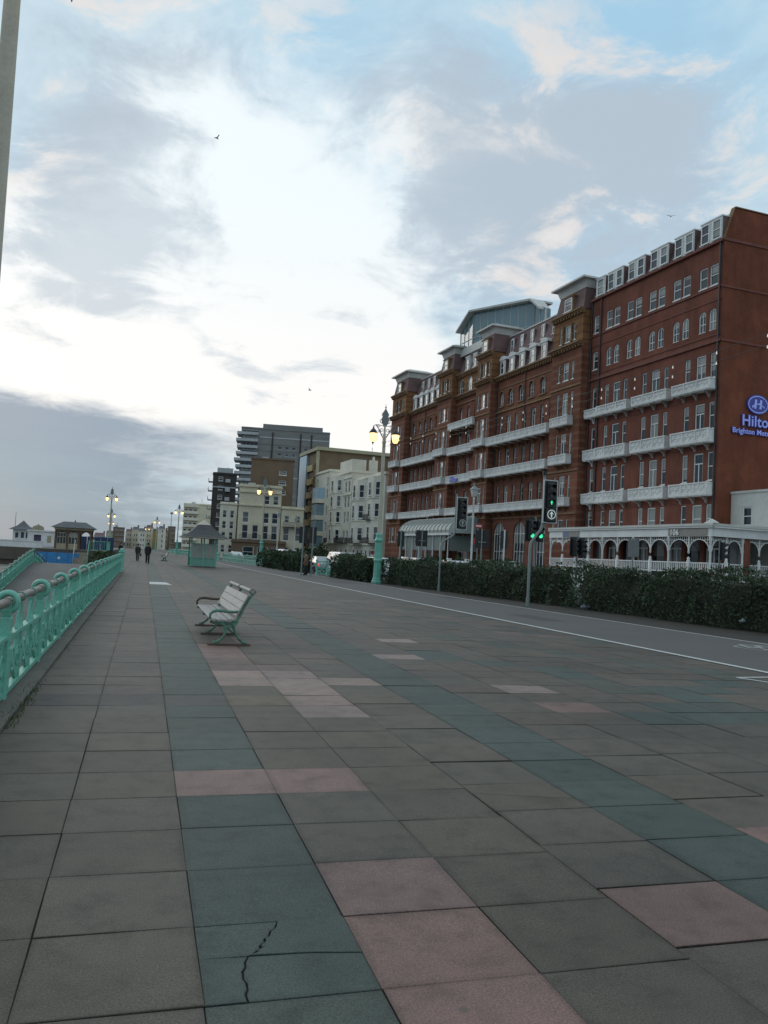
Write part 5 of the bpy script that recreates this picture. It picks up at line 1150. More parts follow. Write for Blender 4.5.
wing(23.8,37.75,(27.0,29.45,31.85,34.25,36.5),(25.9,30.9,35.8))
wing(53.9,66.3,(55.9,58.0,60.1,62.2,64.5),(56.5,60.5,64.2))
# --- middle between the second and third tower
u0, u1 = 41.75, 49.3; ops, wins = [], []
for z0, z1 in ((16.2,18.9),(12.3,15.1),(8.1,10.8)):
    for c_ in (42.9,45.5,48.1): ops.append((c_-.55,c_+.55,z0,z1)); wins.append(('balcony_door',c_-.55,c_+.55,z0,z1,'door'))
for c_ in (43.4,45.6,47.9): ops.append((c_-.45,c_+.45,19.9,22.0)); wins.append(('arched_window',c_-.45,c_+.45,19.9,22.0,'arch'))
ops.append((43.3,47.7,0.4,5.2))
mb = MB(); wall_faces(mb,u0,u1,0,23.6,0,ops,.5)
for n_,a,b_,z0,z1,s in wins:
    if s == 'arch': spandrel(mb,(a+b_)/2,z0,b_-a,z1-z0,0)
part(mb,'brick_wall',brick_old)
ops2 = [(c_-.62,c_+.62,24.0,25.9) for c_ in (43.2,45.6,48.0)]; mb = MB(); wall_faces(mb,u0,u1,23.6,26.6,0,ops2)
for a,b_,z0,z1 in ops2: spandrel(mb,(a+b_)/2,z0,b_-a,z1-z0,0)
part(mb,'stone_storey',stone_gold)
for n_,a,b_,z0,z1,s in wins: window(n_,hotel,(a+b_)/2,z0,b_-a,z1-z0,s,-.15)
for a,b_,z0,z1 in ops2: window('arched_window',hotel,(a+b_)/2,z0,b_-a,z1-z0,'arch')
m = MB(); m.box(43.35,47.65,-.42,-.36,.4,5.15); o = part(m,'entrance_door',pane_dark); m = MB(); [m.box(x-.06,x+.06,-.40,-.30,.4,5.15) for x in (43.4,44.8,46.2,47.6)]; m.box(43.4,47.6,-.41,-.31,2.9,3.05); m.build('door_frame',white_paint,o)
cornice(u0,u1,23.7,0); cornice(u0,u1,26.6,0,pr=.4); string_course(u0,u1,22.5,.2,0,.12,stone_trim)
mansard(u0,u1,26.6,29.3,0,.9)
for c_ in (44.4,46.6):
    m = MB(); m.box(c_-.55,c_+.55,-1.8,-.05,26.75,28.6); m.box(c_-.65,c_+.65,-1.8,.03,28.6,28.74); d = part(m,'dormer',white_old); window('dormer_sash',d,c_,26.9,.8,1.55,'sash',.12)
for zb, zt in ((19.05,19.9),(15.7,16.65),(11.9,12.85),(7.7,8.6)): bl = balcony(u0+.05,u1-.05,zb,zt,0,1.25,4,stone_trim)
me = text_mesh('Hilton', .95, .12, 'small_sign', .01); me.materials.append(lit('small_blue_sign',(.05,.09,.42),.12)); place(me,'small_sign',hotel,(47.6,1.34,11.98),math.pi)
# --- glass box on the roof
pts = [(50.2,.0,32.9),(46.4,.0,34.8),(37.4,-4.0,34.5),(35.3,-4.3,33.0)]
gl = MB(); base_z = 29.35
for a, b_ in zip(pts, pts[1:]): gl.quad((a[0],a[1]-.5,base_z),(b_[0],b_[1]-.5,base_z),(b_[0],b_[1]-.5,b_[2]-.1),(a[0],a[1]-.5,a[2]-.1))
gl.quad((pts[0][0],-.5,base_z),(pts[0][0],-6.8,base_z),(pts[0][0],-6.8,32.8),(pts[0][0],-.5,32.8)); gl.quad((pts[3][0],-4.8,base_z),(pts[3][0],-5.5,base_z),(pts[3][0],-5.5,32.9),(pts[3][0],-4.8,32.9))
pent = part(gl,'roof_glass_box',pane_pale)
rf = MB()
for a, b_ in zip(pts, pts[1:]):
    ex = lambda p, i: (p[0]+(.1 if p is pts[0] else 0.3 if p is pts[3] else 0),p[1]+.30,p[2]-(.0 if p in (pts[0],pts[3]) else 0))
    A, B = ex(a,0), ex(b_,1); yb = -7 if b_ is not pts[3] else -5.6
    rf.add([(*A[:2],A[2]-.2),(*B[:2],B[2]-.2),(*B[:2],B[2]+.05),(*A[:2],A[2]+.05),(A[0],yb,A[2]-.2),(B[0],yb,B[2]-.2),(B[0],yb,B[2]+.05),(A[0],yb,A[2]+.05)],[(0,1,2,3),(3,2,6,7),(0,1,5,4),(4,5,6,7),(0,3,7,4),(1,2,6,5)])
rf.build('roof', white_grey, pent)
mu = MB()
for a, b_ in zip(pts, pts[1:]):
    n = max(2,round((Vector(b_)-Vector(a)).length/1.25))
    for i in range(n+1):
        q = i/n; x, y, z = (a[k]+(b_[k]-a[k])*q for k in range(3)); w = .16 if i in (0,n) else .05
        mu.box(x-w/2,x+w/2,y-.52-w/2,y-.44,base_z,z-.15)
    mu.obox((a[0],a[1]-.45,31.2),(b_[0],b_[1]-.45,31.2),.05,.06)
mu.build('mullion', white_grey, pent)
m = MB(); m.box(41.9,50.0,-.75,-.35,29.3,30.3); m.build('parapet', white_grey, pent)
# --- glazed entrance canopy
cg = MB(); prf = [(5.2-3.0*math.sin(a)*0-3.0*(1-math.cos(a)),5.0+2.1*math.sin(a)) for a in [math.pi/2*i/8 for i in range(9)]]
ua, ub = 38.6, 55.2
for (y0,z0),(y1,z1) in zip(prf,prf[1:]): cg.quad((ua,y0,z0),(ub,y0,z0),(ub,y1,z1),(ua,y1,z1))
gl_c = nt_new('canopy_glass'); gb = gl_c[2]; gb.inputs['Base Color'].default_value = (.20,.235,.22,1); gb.inputs['Roughness'].default_value = .6; gb.inputs['Specular IOR Level'].default_value = .25; gb.inputs['Transmission Weight'].default_value = .15
can = part(cg,'entrance_canopy',gl_c[0])
for u, s_ in ((ub,1),(ua,-1)):                                  # rounded glazed ends
    e = MB(); n = 6; rows = []
    for (y,z) in prf:
        rows.append([(u+s_*(1.7*math.sin(math.pi*k/n))*(1-(z-5.0)/2.1*.75), 1.2+(y-1.2)*((math.cos(math.pi*k/n)+1)/2), z) for k in range(n+1)])
    flat = [p for r_ in rows for p in r_]; e.add(flat,[(i*(n+1)+k,i*(n+1)+k+1,(i+1)*(n+1)+k+1,(i+1)*(n+1)+k) for i in range(8) for k in range(n)],0,True); e.build('rounded_end', gl_c[0], can)
for i in range(15):
    u = ua+(ub-ua)*i/14; m = MB(); m.tube([(u,y+.03,z+.03) for y,z in prf],.05,6); m.build('rib', white_grey, can)
m = MB(); m.box(ua-.3,ub+.3,4.9,5.3,4.75,5.02); m.box(ua-.3,ub+.3,2.0,2.3,6.95,7.2); m.build('beam', white_old, can)
m = MB(); m.box(ua+1.2,ub-1.2,4.98,5.0,2.9,4.75); m.box(ua,ua+.02,1.2,5,2.9,4.75); m.build('glass_screen', gl_c[0], can)
for i in range(8):
    u = ua+.3+(ub-ua-.6)*i/7; m = MB(); m.lathe([(.12,0),(.09,.2),(.07,4.6),(.14,4.75)],(u,5.05,0),n=8); m.build('column', white_old, can)
m = MB(); m.box(ub-.5,ub-.42,1.2,1.28,7.1,8.1); m.build('finial', white_old, can)
# --- white veranda along the foot of the right wing
ver = MB(); ver.box(-5.55,15.9,.4,5.3,5.02,5.2); ver.box(-5.55,-.01,-1.2,.4,5.02,5.2); veranda = part(ver,'veranda',white_grey)
PU = [15.8,11.7,7.6,3.45,-.75,-5.1]
m = MB(); m.box(-5.3,15.95,4.95,5.1,4.3,5.02); m.box(-5.45,16.0,5.1,5.24,4.9,5.0); m.box(-5.35,-5.2,-1.2,4.95,4.3,5.02); m.box(-5.53,-5.36,-1.2,5.1,4.9,5.0); m.prism([(-5.9,5.21),(-4.6,5.21),(-5.25,5.5)],5.0,5.2); m.build('fascia', white_paint, veranda)
sgp = mat('sign_panel_brown',(.30,.27,.24),.6); 
sp = MB(); sp.box(-4.9,-.8,5.11,5.15,4.36,4.88); spo = sp.build('number_sign', sgp, veranda)
me = text_mesh('106', .62, .03, 'number', .012, 1.05); me.materials.append(mat('bright_white_letter',(.9,.9,.88),.4)); place(me,'number',spo,(-1.05,5.19,4.40),math.pi)
sp = MB(); sp.box(11.0,12.6,5.11,5.15,4.36,4.82,0); sp.box(12.62,13.6,5.11,5.15,4.36,4.82,1); sp.build('sign_panel', [sgp, mat('sign_panel_blue',(.16,.2,.33),.6)], veranda)
def ver_post(u, y):
    m = MB(); m.lathe([(.13,0.2),(.13,1.5),(.10,1.6),(.085,2.2),(.085,3.9),(.13,4.0),(.13,4.3)],(u,y,0),n=8); m.build('post', white_paint, veranda)
def arch_screen(P0, P1):
    """lattice spandrel with two arches and a pendant between two posts"""
    P0 = Vector(P0); P1 = Vector(P1); d = (P1-P0); L = d.length; e = d/L; z1 = 4.3; m = MB()
    def pt(s, z): return (P0.x+e.x*s, P0.y+e.y*s, z)
    for h in (0,1):
        a, b_ = (.1, L/2-.02) if h == 0 else (L/2+.02, L-.1); n = 10; rise = .85; z0 = z1-1.05
        top = z1-.05
        arc = [(a+(b_-a)*(.5-.5*math.cos(math.pi*i/n)), z0+rise*math.sin(math.pi*i/n)) for i in range(n+1)]
        for (s0,q0),(s1,q1) in zip(arc,arc[1:]): m.obox(pt(s0,q0),pt(s1,q1),.06,.06)
        k = 9
        for i in range(1,k):
            s = a+(b_-a)*i/k; zz = z0+rise*math.sin(math.acos(max(-1,min(1,1-2*i/k)))); m.obox(pt(s,zz),pt(s,top),.03,.035)
        for zz in (z1-.25,z1-.45,z1-.65,z1-.85):
            hh = (zz-z0)/rise
            if hh < 1:
                sa = a+(b_-a)*(.5-.5*math.sqrt(max(0,1-hh*hh))); sb = a+(b_-a)*(.5+.5*math.sqrt(max(0,1-hh*hh))); m.obox(pt(a,zz),pt(sa,zz),.03,.035); m.obox(pt(sb,zz),pt(b_,zz),.03,.035)
            else: m.obox(pt(a,zz),pt(b_,zz),.03,.035)
    m.tube([pt(L/2,4.28),pt(L/2,3.3),pt(L/2,3.15),pt(L/2,3.05)],[.07,.07,.09,.02],8)
    m.build('arch_screen', white_paint, veranda)
def baluster_run(P0, P1):
    P0 = Vector(P0); P1 = Vector(P1); n = int((P1-P0).length/.2); m = MB(); m.obox(P0+Vector((0,0,2.42)),P1+Vector((0,0,2.42)),.1,.08); m.obox(P0+Vector((0,0,1.75)),P1+Vector((0,0,1.75)),.1,.08)
    for i in range(1,n): q = P0.lerp(P1,i/n); m.obox(q+Vector((0,0,1.79)),q+Vector((0,0,2.38)),.06,.06)
    q = P0.lerp(P1,.5); m.lathe([(.14,1.5),(.14,2.55),(.09,2.62),(.12,2.75),(.02,2.85)],(q.x,q.y,0),n=8); m.build('balustrade', white_paint, veranda)
for u in PU: ver_post(u, 5.0)
for a, b_ in zip(PU, PU[1:]): arch_screen((a,5,0),(b_,5,0)); baluster_run((a,5.0,0),(b_,5.0,0))
for y in (2.2,-.8): ver_post(-5.1, y)
arch_screen((-5.1,5,0),(-5.1,2.2,0)); arch_screen((-5.1,2.2,0),(-5.1,-.8,0)); baluster_run((-5.1,5,0),(-5.1,2.2,0)); baluster_run((-5.1,2.2,0),(-5.1,-.8,0))
m = MB(); m.box(-5.2,15.9,4.85,5.15,0,1.5); m.box(-5.2,15.8,-.3,4.85,0,1.28); m.build('base_wall', white_old, veranda)
for i in range(10):
    a = -5.0+2.05*i; m = MB(); m.box(a+.2,a+1.85,1.75,1.79,1.3,4.3); o = m.build('shop_glass', pane_dark, veranda)
    if i % 2 == 1: m = MB(); [m.box(x-.05,x+.05,1.78,1.86,1.3,3.6) for x in (a+.3,a+1.0,a+1.75)]; m.box(a+.3,a+1.75,1.78,1.85,3.5,3.62); m.build('door_frame', white_paint, o)
for i in range(11):
    a = -5.0+2.05*i; m = MB(); m.box(a-.2,a+.2,1.6,2.1,1.28,4.3); m.build('brick_pier', brick_right, veranda)
m = MB(); m.box(5.2,10.2,4.7,4.76,1.75,2.5); m.build('orange_windbreak', mat('orange_canvas',(.45,.2,.1),.8), veranda)
# --- blue sign on the side wall
def side_text(body, size, offs, z, spacing=1.0):
    for k, (mm, off, depth, uu, nm) in enumerate(((sign_blue,.05,.10,-.10,'letter_halo'),(sign_face,.004,.10,-.16,'letters'))):
        me = text_mesh(body, size, depth, nm, off*size, spacing); me.materials.append(mm)
        xs = [v.co.x for v in me.vertices]
        if k == 0: ctr = (min(xs)+max(xs))/2
        place(me, nm, sgn, (uu, offs+ctr, z), -math.pi/2)
m = MB(); n = 28
def oval(rx, rz_, y0, y1, mi): m.prism([(-3.65+rx*math.cos(2*math.pi*k/n), 15.3+rz_*math.sin(2*math.pi*k/n)) for k in range(n)], y0, y1, 'x', mi)
oval(1.08,.78,-.14,-.02,0)
for k in range(n):
    a, b_ = 2*math.pi*k/n, 2*math.pi*(k+1)/n; P = lambda r1, r2, t_: (-.16, -3.65+r1*math.cos(t_), 15.3+r2*math.sin(t_))
    m.quad(P(1.0,.70,a),P(1.0,.70,b_),P(.92,.62,b_),P(.92,.62,a),1)
for o_, lean in ((-.30,.06),(.22,.06)):                           # slanted twin-stroke H inside the oval
    y = -3.65-o_; m.prism([(y+.10,14.95),(y-.10,14.95),(y-.10-lean,15.68),(y+.10-lean,15.68)],-.18,-.15,'x',1)
m.tube([(-.17,-3.65+.62-1.24*k/10,15.08+.24*math.sin(math.pi*k/10)) for k in range(11)],.05,6,1); m.tube([(-.17,-3.65+.60-.7*k/8,15.0+.35*math.sin(math.pi*.5*k/8)) for k in range(9)],.05,6,1)
sgn = part(m,'hotel_sign',[sign_blue,sign_face])
side_text('Hilton', 1.22, -3.70, 13.52, 1.06); side_text('Brighton Metropole', .60, -3.72, 12.86, 1.06)
# --- potted shrubs and low wall in front of the hotel
def planter(label, u, off):
    p = Matrix.Translation(HC) @ Matrix.Rotation(HR,4,'Z') @ Vector((u,off,0)); r_ = thing('planter', label, 'planter', p, 0, 'planters in front of the hotel')
    m = MB(); m.lathe([(.30,0),(.42,.75),(.46,.9),(.40,.9),(.38,.8)],n=12); m.build('pot', mat('clay_pot',(.3,.2,.12),.8), r_)
    b_ = bush('x',(0,0,0),.75,.75,1.5,500,.12,int(u*10)); f = [c for c in bpy.data.objects if c.parent == b_]
    for c in f: c.parent = r_; c.location = (0,0,.8); c.name = 'shrub_crown' if 'foliage' in c.name else 'shrub_stem'
    bpy.data.objects.remove(b_)
planter('round shrub in a clay pot between two tall arched hotel windows', 31.6, 7.0); planter('round shrub in a clay pot left of the white veranda end', 26.5, 7.0); planter('potted shrub in front of the veranda left end', 20.5, 7.2)
lw = MB(); lw.box(17,36,8.2,8.45,0,1.6); lw.box(17,36,8.15,8.5,1.6,1.72)
[lw.bbox(u-.25,u+.25,8.08,8.57,0,1.95) for u in (17,21.8,26.5,31.2,36)]
o = lw.build('forecourt_wall', white_old); o.location = HC; o.rotation_euler = (0,0,HR); tag(o,'low white forecourt wall with square piers before the hotel arches','wall')
# --- white two storey house on the right
wb = thing('white_annexe', 'plain white two storey building at the right picture edge beside the tall brick wall', 'building', HC, HR)
ops = [(-2.15,-1.2,5.5,6.95),(-4.9,-3.95,5.5,6.95),(-9.5,-8,5.5,6.95)]
mb = MB(); wall_faces(mb,-22,-.03,0,8.0,-1.35,ops,.2); mb.box(-22,-.03,-14,-1.8,0,7.9); mb.build('wall', mat('annexe_render',(.62,.61,.56),.8,(.5,.49,.45),.5), wb)
mb = MB(); mb.box(-22,-.03,-1.5,-1.25,8.0,8.18); mb.build('coping', white_grey, wb)
for a,b_,z0,z1 in ops: window('sash_window',wb,(a+b_)/2,z0,b_-a,z1-z0,'sash',-1.35)
mb = MB(); wall_faces(mb,-22,-5.4,0,5.0,-.95,[(-8.6,-5.9,.8,4.4)],.3); mb.build('shop_front', white_paint, wb)
window('shop_window',wb,-7.25,.8,2.7,3.6,'arch',-.9)
# ---------------------------------------------------------------- the town beyond the hotel
cream_r = mat('cream_render',(.70,.63,.47),.85,(.54,.48,.36),.35); white_r = mat('white_render',(.74,.69,.585),.85,(.56,.515,.43),.35); yellow_r = mat('yellow_panel',(.46,.36,.15),.8,(.36,.28,.12),.5); blue_r = mat('pale_blue_cladding',(.34,.47,.55),.6,(.27,.38,.46),.4)
brown_r = mat('brown_brick_block',(.20,.135,.085),.9,(.13,.09,.06),.3); grey_r = mat('grey_tower_cladding',(.225,.22,.21),.8,(.165,.162,.156),.25,stretch=(.5,.5,3)); dark_r = mat('dark_brown_tower',(.055,.042,.038),.8,(.035,.028,.026),.3)
grey_lt = mat('pale_grey_concrete',(.46,.47,.48),.8,(.34,.35,.36),.3); roof_dk = mat('dark_flat_roof',(.08,.08,.085),.9); khaki_r = mat('khaki_parapet',(.40,.37,.25),.85,(.32,.29,.2),.4)
TWM = {}
def twin(w, h, fm):
    key = (round(w,2),round(h,2),fm.name)
    if key not in TWM:
        f = MB(); t_ = min(.1,w*.12); f.box(-w/2,-w/2+t_,-.10,.02,0,h); f.box(w/2-t_,w/2,-.10,.02,0,h); f.box(-w/2+t_,w/2-t_,-.10,.02,h-t_,h); f.box(-w/2+t_,w/2-t_,-.10,.02,0,t_); f.box(-w/2+t_,w/2-t_,-.10,.0,h*.5-.04,h*.5+.04); f.box(-w/2+t_*.5,w/2-t_*.5,-.09,-.07,t_*.5,h-t_*.5,1)
        f.box(-w/2-.08,w/2+.08,-.02,.12,-.12,-.003); TWM[key] = f.mesh('window',[fm,pane_dark])
    return TWM[key]
def block(name, label, cat, loc, rz, w, d, h, wall_m, wins=(), side=(), extra=None, group=None, roof_m=None, frame_m=None, parapet=.5):
    """a building: x along its front, front at y=0 facing +y, its own back at y=-d; wins: (x, z, w, h) on the front, side: (y, z, w, h) on the x=0 end"""
    root = thing(name, label, cat, loc, rz, group); fm = frame_m or white_old
    mb = MB(); wall_faces(mb,0,w,0,h,0,[(x-a/2,x+a/2,z,z+b_) for x,z,a,b_ in wins],.25)
    so = [(y-a/2,y+a/2,z,z+b_) for y,z,a,b_ in side]; wall_faces(mb,-d,0,0,h,0,so,.25,0,-1,'v') if side else mb.quad((0,0,0),(0,-d,0),(0,-d,h),(0,0,h))
    mb.quad((w,0,0),(w,-d,0),(w,-d,h),(w,0,h)); mb.quad((0,-d,0),(w,-d,0),(w,-d,h),(0,-d,h)); mb.build('wall', wall_m, root)
    m = MB(); m.box(-.15,w+.15,-d-.1,.22,h,h+.18); m.box(-.02,w+.02,-d,.04,h+.183,h+parapet); o = m.build('parapet', wall_m, root)
    m = MB(); m.box(.3,w-.3,-d+.3,-.35,h-.3,h+.1); m.build('roof', roof_m or roof_dk, root)
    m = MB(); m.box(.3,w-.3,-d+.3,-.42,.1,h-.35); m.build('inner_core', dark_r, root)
    for x,z,a,b_ in wins: place(twin(a,b_,fm),'window',root,(x,-.1,z))
    for y,z,a,b_ in side: place(twin(a,b_,fm),'window',root,(.1,y,z),math.pi/2)
    if h > 8.5 and w > 5:
        q = w*(.3+.4*((w*7+h*3) % 1)); m = MB(); m.tube([(q,-d*.4,h-.2),(q,-d*.4,h+2.6)],.04,5); [m.obox((q-.5,-d*.4,h+z),(q+.5,-d*.4,h+z),.03,.03) for z in (2.1,2.4)]; m.build('aerial', black_iron, root)
        m = MB(); m.bbox(w*.62,w*.62+1.3,-d*.55,-d*.55+1.2,h,h+1.3); m.build('tank_housing', grey_lt, root)
    if extra: extra(root)
    return root
def L2W(u, off, z=0): p = Matrix.Translation(HC) @ Matrix.Rotation(HR,4,'Z') @ Vector((u,off,z)); return (p.x,p.y,p.z)
def iron_balcony(root, x0, x1, z, pr=.8):
    m = MB(); m.box(x0,x1,.03,pr,z,z+.08); m.box(x0,x1,pr-.04,pr,z+.9,z+.95); n = int((x1-x0)/.16)
    for i in range(n+1): q = x0+(x1-x0)*i/n; m.box(q-.018,q+.018,pr-.035,pr-.005,z+.08,z+.9)
    m.build('iron_balcony', black_iron, root)
HRT = HR
def grid(xs, zs, w, h): return [(x,z,w,h) for z in zs for x in xs]
def bow(root, x0, x1, dp, z0, z1, sills, wh, m=None):
    """canted bay through several storeys, its windows one by one"""
    m = m or white_r; e = (x1-x0)*.26; P = [(x0,0),(x0+e,dp),(x1-e,dp),(x1,0)]
    mb = MB(); mb.prism(P, z0, z1, 'z'); o = mb.build('bow_front', m, root)
    for z in sills:
        c_ = MB(); Q = [(x0-.1,.0),(x0+e-.05,dp+.12),(x1-e+.05,dp+.12),(x1+.1,.0)]; c_.prism(Q, z-.5, z-.33, 'z'); c_.build('moulding', m, o)
    for (xa,ya),(xb,yb) in zip(P,P[1:]):
        a = math.atan2(yb-ya, xb-xa); L = math.hypot(xb-xa,yb-ya); nx, ny = -math.sin(a), math.cos(a)
        w = 1.05 if L < 2.6 else 1.25
        for z in sills: place(twin(w if L > 1.3 else .7, wh, white_old), 'window', o, ((xa+xb)/2+nx*.10, (ya+yb)/2+ny*.10, z), a)
# white terrace houses next to the hotel
def houseA(root):
    bow(root,.6,6.6,1.3,3.98,15.2,(4.5,8.4,12.0),2.3); bow(root,9.2,15.2,1.3,3.98,15.2,(4.5,8.4,12.0),2.3)
    iron_balcony(root,2.4,5.2,7.9,1.9); iron_balcony(root,1.2,6.0,4.0,2.0); iron_balcony(root,9.8,14.6,4.0,2.0)
    m = MB(); m.box(.0,16.3,-.1,.25,3.75,3.98); m.build('moulding', white_r, root)
    m = MB(); m.bbox(2.0,4.4,.3,.45,2.0,3.0); m.bbox(2.2,4.2,.452,.47,2.2,2.8,1); m.build('shop_sign',[white_paint,mat('sign_red',(.35,.04,.05),.6)],root)
block('terrace_house','white stuccoed house with black iron balconies standing next to the red hotel','house',L2W(75.4,.3,-.1),HRT,16.3,12,15.4,white_r,
      grid((7.9,),(4.3,8.4,11.9),1.05,2.2)+grid((1.4,3.6,6.0,8.4,10.8,13.0,15.2),(.5,),1.2,2.4),extra=houseA,group='white terrace houses')
def houseB(root):
    bow(root,4.6,12.6,1.1,3.98,16.8,(4.5,7.9,10.9,13.9),2.1)
    iron_balcony(root,.3,13.5,4.1,1.0); m = MB(); m.box(1.2,8.8,-3,-.3,17.4,19.6); m.build('attic', white_r, root)
    for x in (1.0,10.6): m = MB(); m.box(x-.5,x+.5,-5,-3.6,17,19.6); m.lathe([(.18,19.6),(.14,20.3)],(x-.2,-4.3,0),n=6); m.lathe([(.18,19.6),(.14,20.3)],(x+.2,-4.3,0),n=6); m.build('chimney', white_r, root)
    [(lambda m_: (m_.box(0,14.0,-.1,.2,z,z+.2), m_.build('moulding', white_r, root)))(MB()) for z in (3.8,12.9,16.0)]
block('terrace_house','tall white house with two plain window columns and a boxed attic','house',L2W(91.8,.9,-.1),HRT,14.0,12,17.0,white_r,grid((1.4,3.4),(4.3,7.8,10.6,13.4),1.1,2.1)+grid((1.6,4.8,8.2,11.8),(.5,),1.3,2.5),extra=houseB,group='white terrace houses')
def houseC(root):
    for i, z in enumerate((3.2,6.4,9.6,13.0)):
        m = MB(); m.add([(3.0,0,z),(3.6,1.5,z),(6.6,1.5,z),(7.2,0,z),(3.0,0,z+2.2),(3.6,1.5,z+2.2),(6.6,1.5,z+2.2),(7.2,0,z+2.2)],[(0,1,5,4),(1,2,6,5),(2,3,7,6)]); o = m.build('bay_glazing', pane_pale if i != 3 else blue_r, root)
        m = MB(); m.prism([(2.9,0),(3.5,1.6),(6.7,1.6),(7.3,0)],z-.9,z,'z'); m.build('bay_apron', white_r, root)
        m = MB(); [m.box(x-.05,x+.05,1.5,1.56,z,z+2.2) for x in (3.6,4.6,5.6,6.6)]; m.build('bay_bar', white_paint, root)
block('terrace_house','white house with a stack of glazed blue grey bay windows','house',L2W(105.9,1.1,-.1),HRT,10.3,12,18.3,white_r,grid((1.3,9.0),(3.2,6.4,9.6,13.0,15.4),1.1,1.9)+grid((1.5,5,8.6),(.4,),1.6,2.2),extra=houseC,group='white terrace houses')
# tall yellow and pale blue flats
def flats(root):
    m = MB(); m.box(9.0,15.2,.02,.5,0,23.5); m.build('blue_panel', blue_r, root)
    for z in range(1,8): m = MB(); m.box(4.3,8.9,.02,.35,z*2.95-1.0,z*2.95+.35); m.build('yellow_panel', yellow_r, root)
    m = MB(); m.box(-.1,.9,.02,.45,0,23.6); m.build('corner_pier', khaki_r, root)
    m = MB(); m.box(-.6,15.4,-24,.6,23.7,24.4); m.build('roof_edge', khaki_r, root)
block('apartment_block','tall flats with yellow panels and a pale blue stripe rising behind the white houses','apartment block',L2W(116.4,.6,-.1),HRT,15.2,34,23.6,brown_r,grid((2.6,),[2.0+2.95*k for k in range(7)],2.4,1.5)+grid((6.6,),[2.0+2.95*k for k in range(7)],3.6,1.6),extra=flats,frame_m=khaki_r,roof_m=khaki_r)
block('rear_house','low roofed white flats half hidden between lamp and hotel','house',L2W(76,-9,-.1),HRT,8,10,18.6,white_r,grid((1.5,4.0,6.5),(15.8,),1.5,1.5),group='houses behind the terrace')
block('rear_house','dark roofed block peeping over the white houses','house',L2W(84,-13,-.1),HRT,9,9,19.8,khaki_r,grid((2,5),(17.2,),1.6,1.4),group='houses behind the terrace')
# buildings facing the sea farther along: front towards the camera side
def face(x0, y0, x1, y1): # rotation so that local +x runs from (x0,y0) to (x1,y1)
    return math.atan2(y1-y0, x1-x0)
def fronted(name, label, cat, xl, yl, xr, yr, d, h, *a, **k):
    """front between a left and a right corner as one sees it: the block's +x runs right to left"""
    w = math.hypot(xr-xl, yr-yl); return block(name, label, cat, (xr,yr,-.1), math.atan2(yl-yr, xl-xr), w, d, h, *a, **k)
def creamx(root):
    w = root['w_']; [(lambda m_: (m_.box(0,w,.0,.25,z,z+.25), m_.build('moulding', cream_r, root)))(MB()) for z in (3.4,9.8,12.2)]
    iron_balcony(root,.4,w-.4,3.7,.9)
def with_w(fn, w):
    def g(root): root['w_'] = w; fn(root); del root['w_']
    return g
fronted('cream_house','broad cream house with tall windows behind the lit twin lamp','house',15.8,149,23.3,148.2,14,13.2,cream_r,grid((1.0,2.6),(10.2,),1.0,1.6)+grid((1.0,2.6,6.2),(6.8,),1.1,1.9)+grid((1.0,2.6,4.4,6.2),(3.9,),1.1,2.5)+grid((1.0,2.6,4.4,6.2),(.6,),1.15,2.2),extra=with_w(creamx,7.5),group='cream seafront houses')
fronted('cream_house','lower cream house with a wide balcony left of the pale blue flats','house',23.4,148.0,27.4,147.6,12,9.6,cream_r,grid((1.0,3.0),(7.2,),.9,1.2)+grid((1.0,3.0),(3.9,),1.1,2.3)+grid((1.0,3.0),(.5,),1.1,2.2),extra=with_w(lambda r_: iron_balcony(r_,.3,r_['w_']-.3,6.3,.9),4.0),group='cream seafront houses')
fronted('cream_house','tall narrow off white house in front of the dark tower','house',14.3,169.5,17.6,169,14,10.9,white_r,grid((.9,2.4),(1.2,3.8,6.0,8.2),.8,1.5),group='cream seafront houses')
fronted('shop_parade','low shop row with brown awnings behind the green barrier','shop',14.6,146,24.0,145,3,3.2,brown_r,grid((1.5,4,6.5),(.6,),1.9,1.9),group=None)
# brown block before the grey tower
fronted('brown_block','plain brown brick flats with small white windows in front of the grey tower','apartment block',20.0,169.3,28.6,168,14,20.6,brown_r,grid((2.2,),(13.6,15.6,17.6),1.5,.9),parapet=.3)
# grey slab tower with balconies at its seaward end, well behind the front
def tower_extra(root):
    w = root['w_']
    for k in range(18):
        z = 3.0+2.72*k; j = (0,.5,.2,.9,.3)[k%5]
        m = MB(); m.box(w-6.4,w-.2,.02,1.5,z,z+.25); m.box(w-.2,w+2.0+j,-9,1.5,z,z+.25); o = m.build('balcony', grey_lt, root)
        m = MB(); m.box(w-6.4,w+2.0+j,1.4,1.52,z+.25,z+1.15); m.box(w+1.9+j,w+2.02+j,-9,1.38,z+.25,z+1.15); m.build('balustrade', grey_lt, o)
        m = MB(); [m.box(w-6.2+1.6*q,w-4.9+1.6*q,.02,.1,z+.4,z+2.4) for q in range(4)]; m.build('balcony_glazing', pane, o)
    for x in (7.5,12.0,23.5): m = MB(); m.box(x-.3,x+.3,-.1,.25,1,51.0); m.build('pilaster', dark_r, root)
    for k in range(18): m = MB(); m.box(.05,w-6.8,.0,.12,2.3+2.72*k,2.75+2.72*k); m.build('floor_band', grey_lt if k % 6 == 5 else grey_r, root)
    m = MB(); m.box(3,w-8,-14,-2,52.2,54.6); m.build('plant_room', grey_r, root)
w_ = math.hypot(73.8-38.5,334-339.5)
fronted('grey_tower','huge grey slab tower block with balconies stacked at its seaward end','tower block',35.3,339.9,71.2,334.4,22,52.0,grey_r,grid((2.2,4.6,9.7,14.6,17.4,20.4),[3.4+2.72*k for k in range(16)],1.7,1.1),extra=with_w(tower_extra,w_),frame_m=grey_lt,parapet=.6)
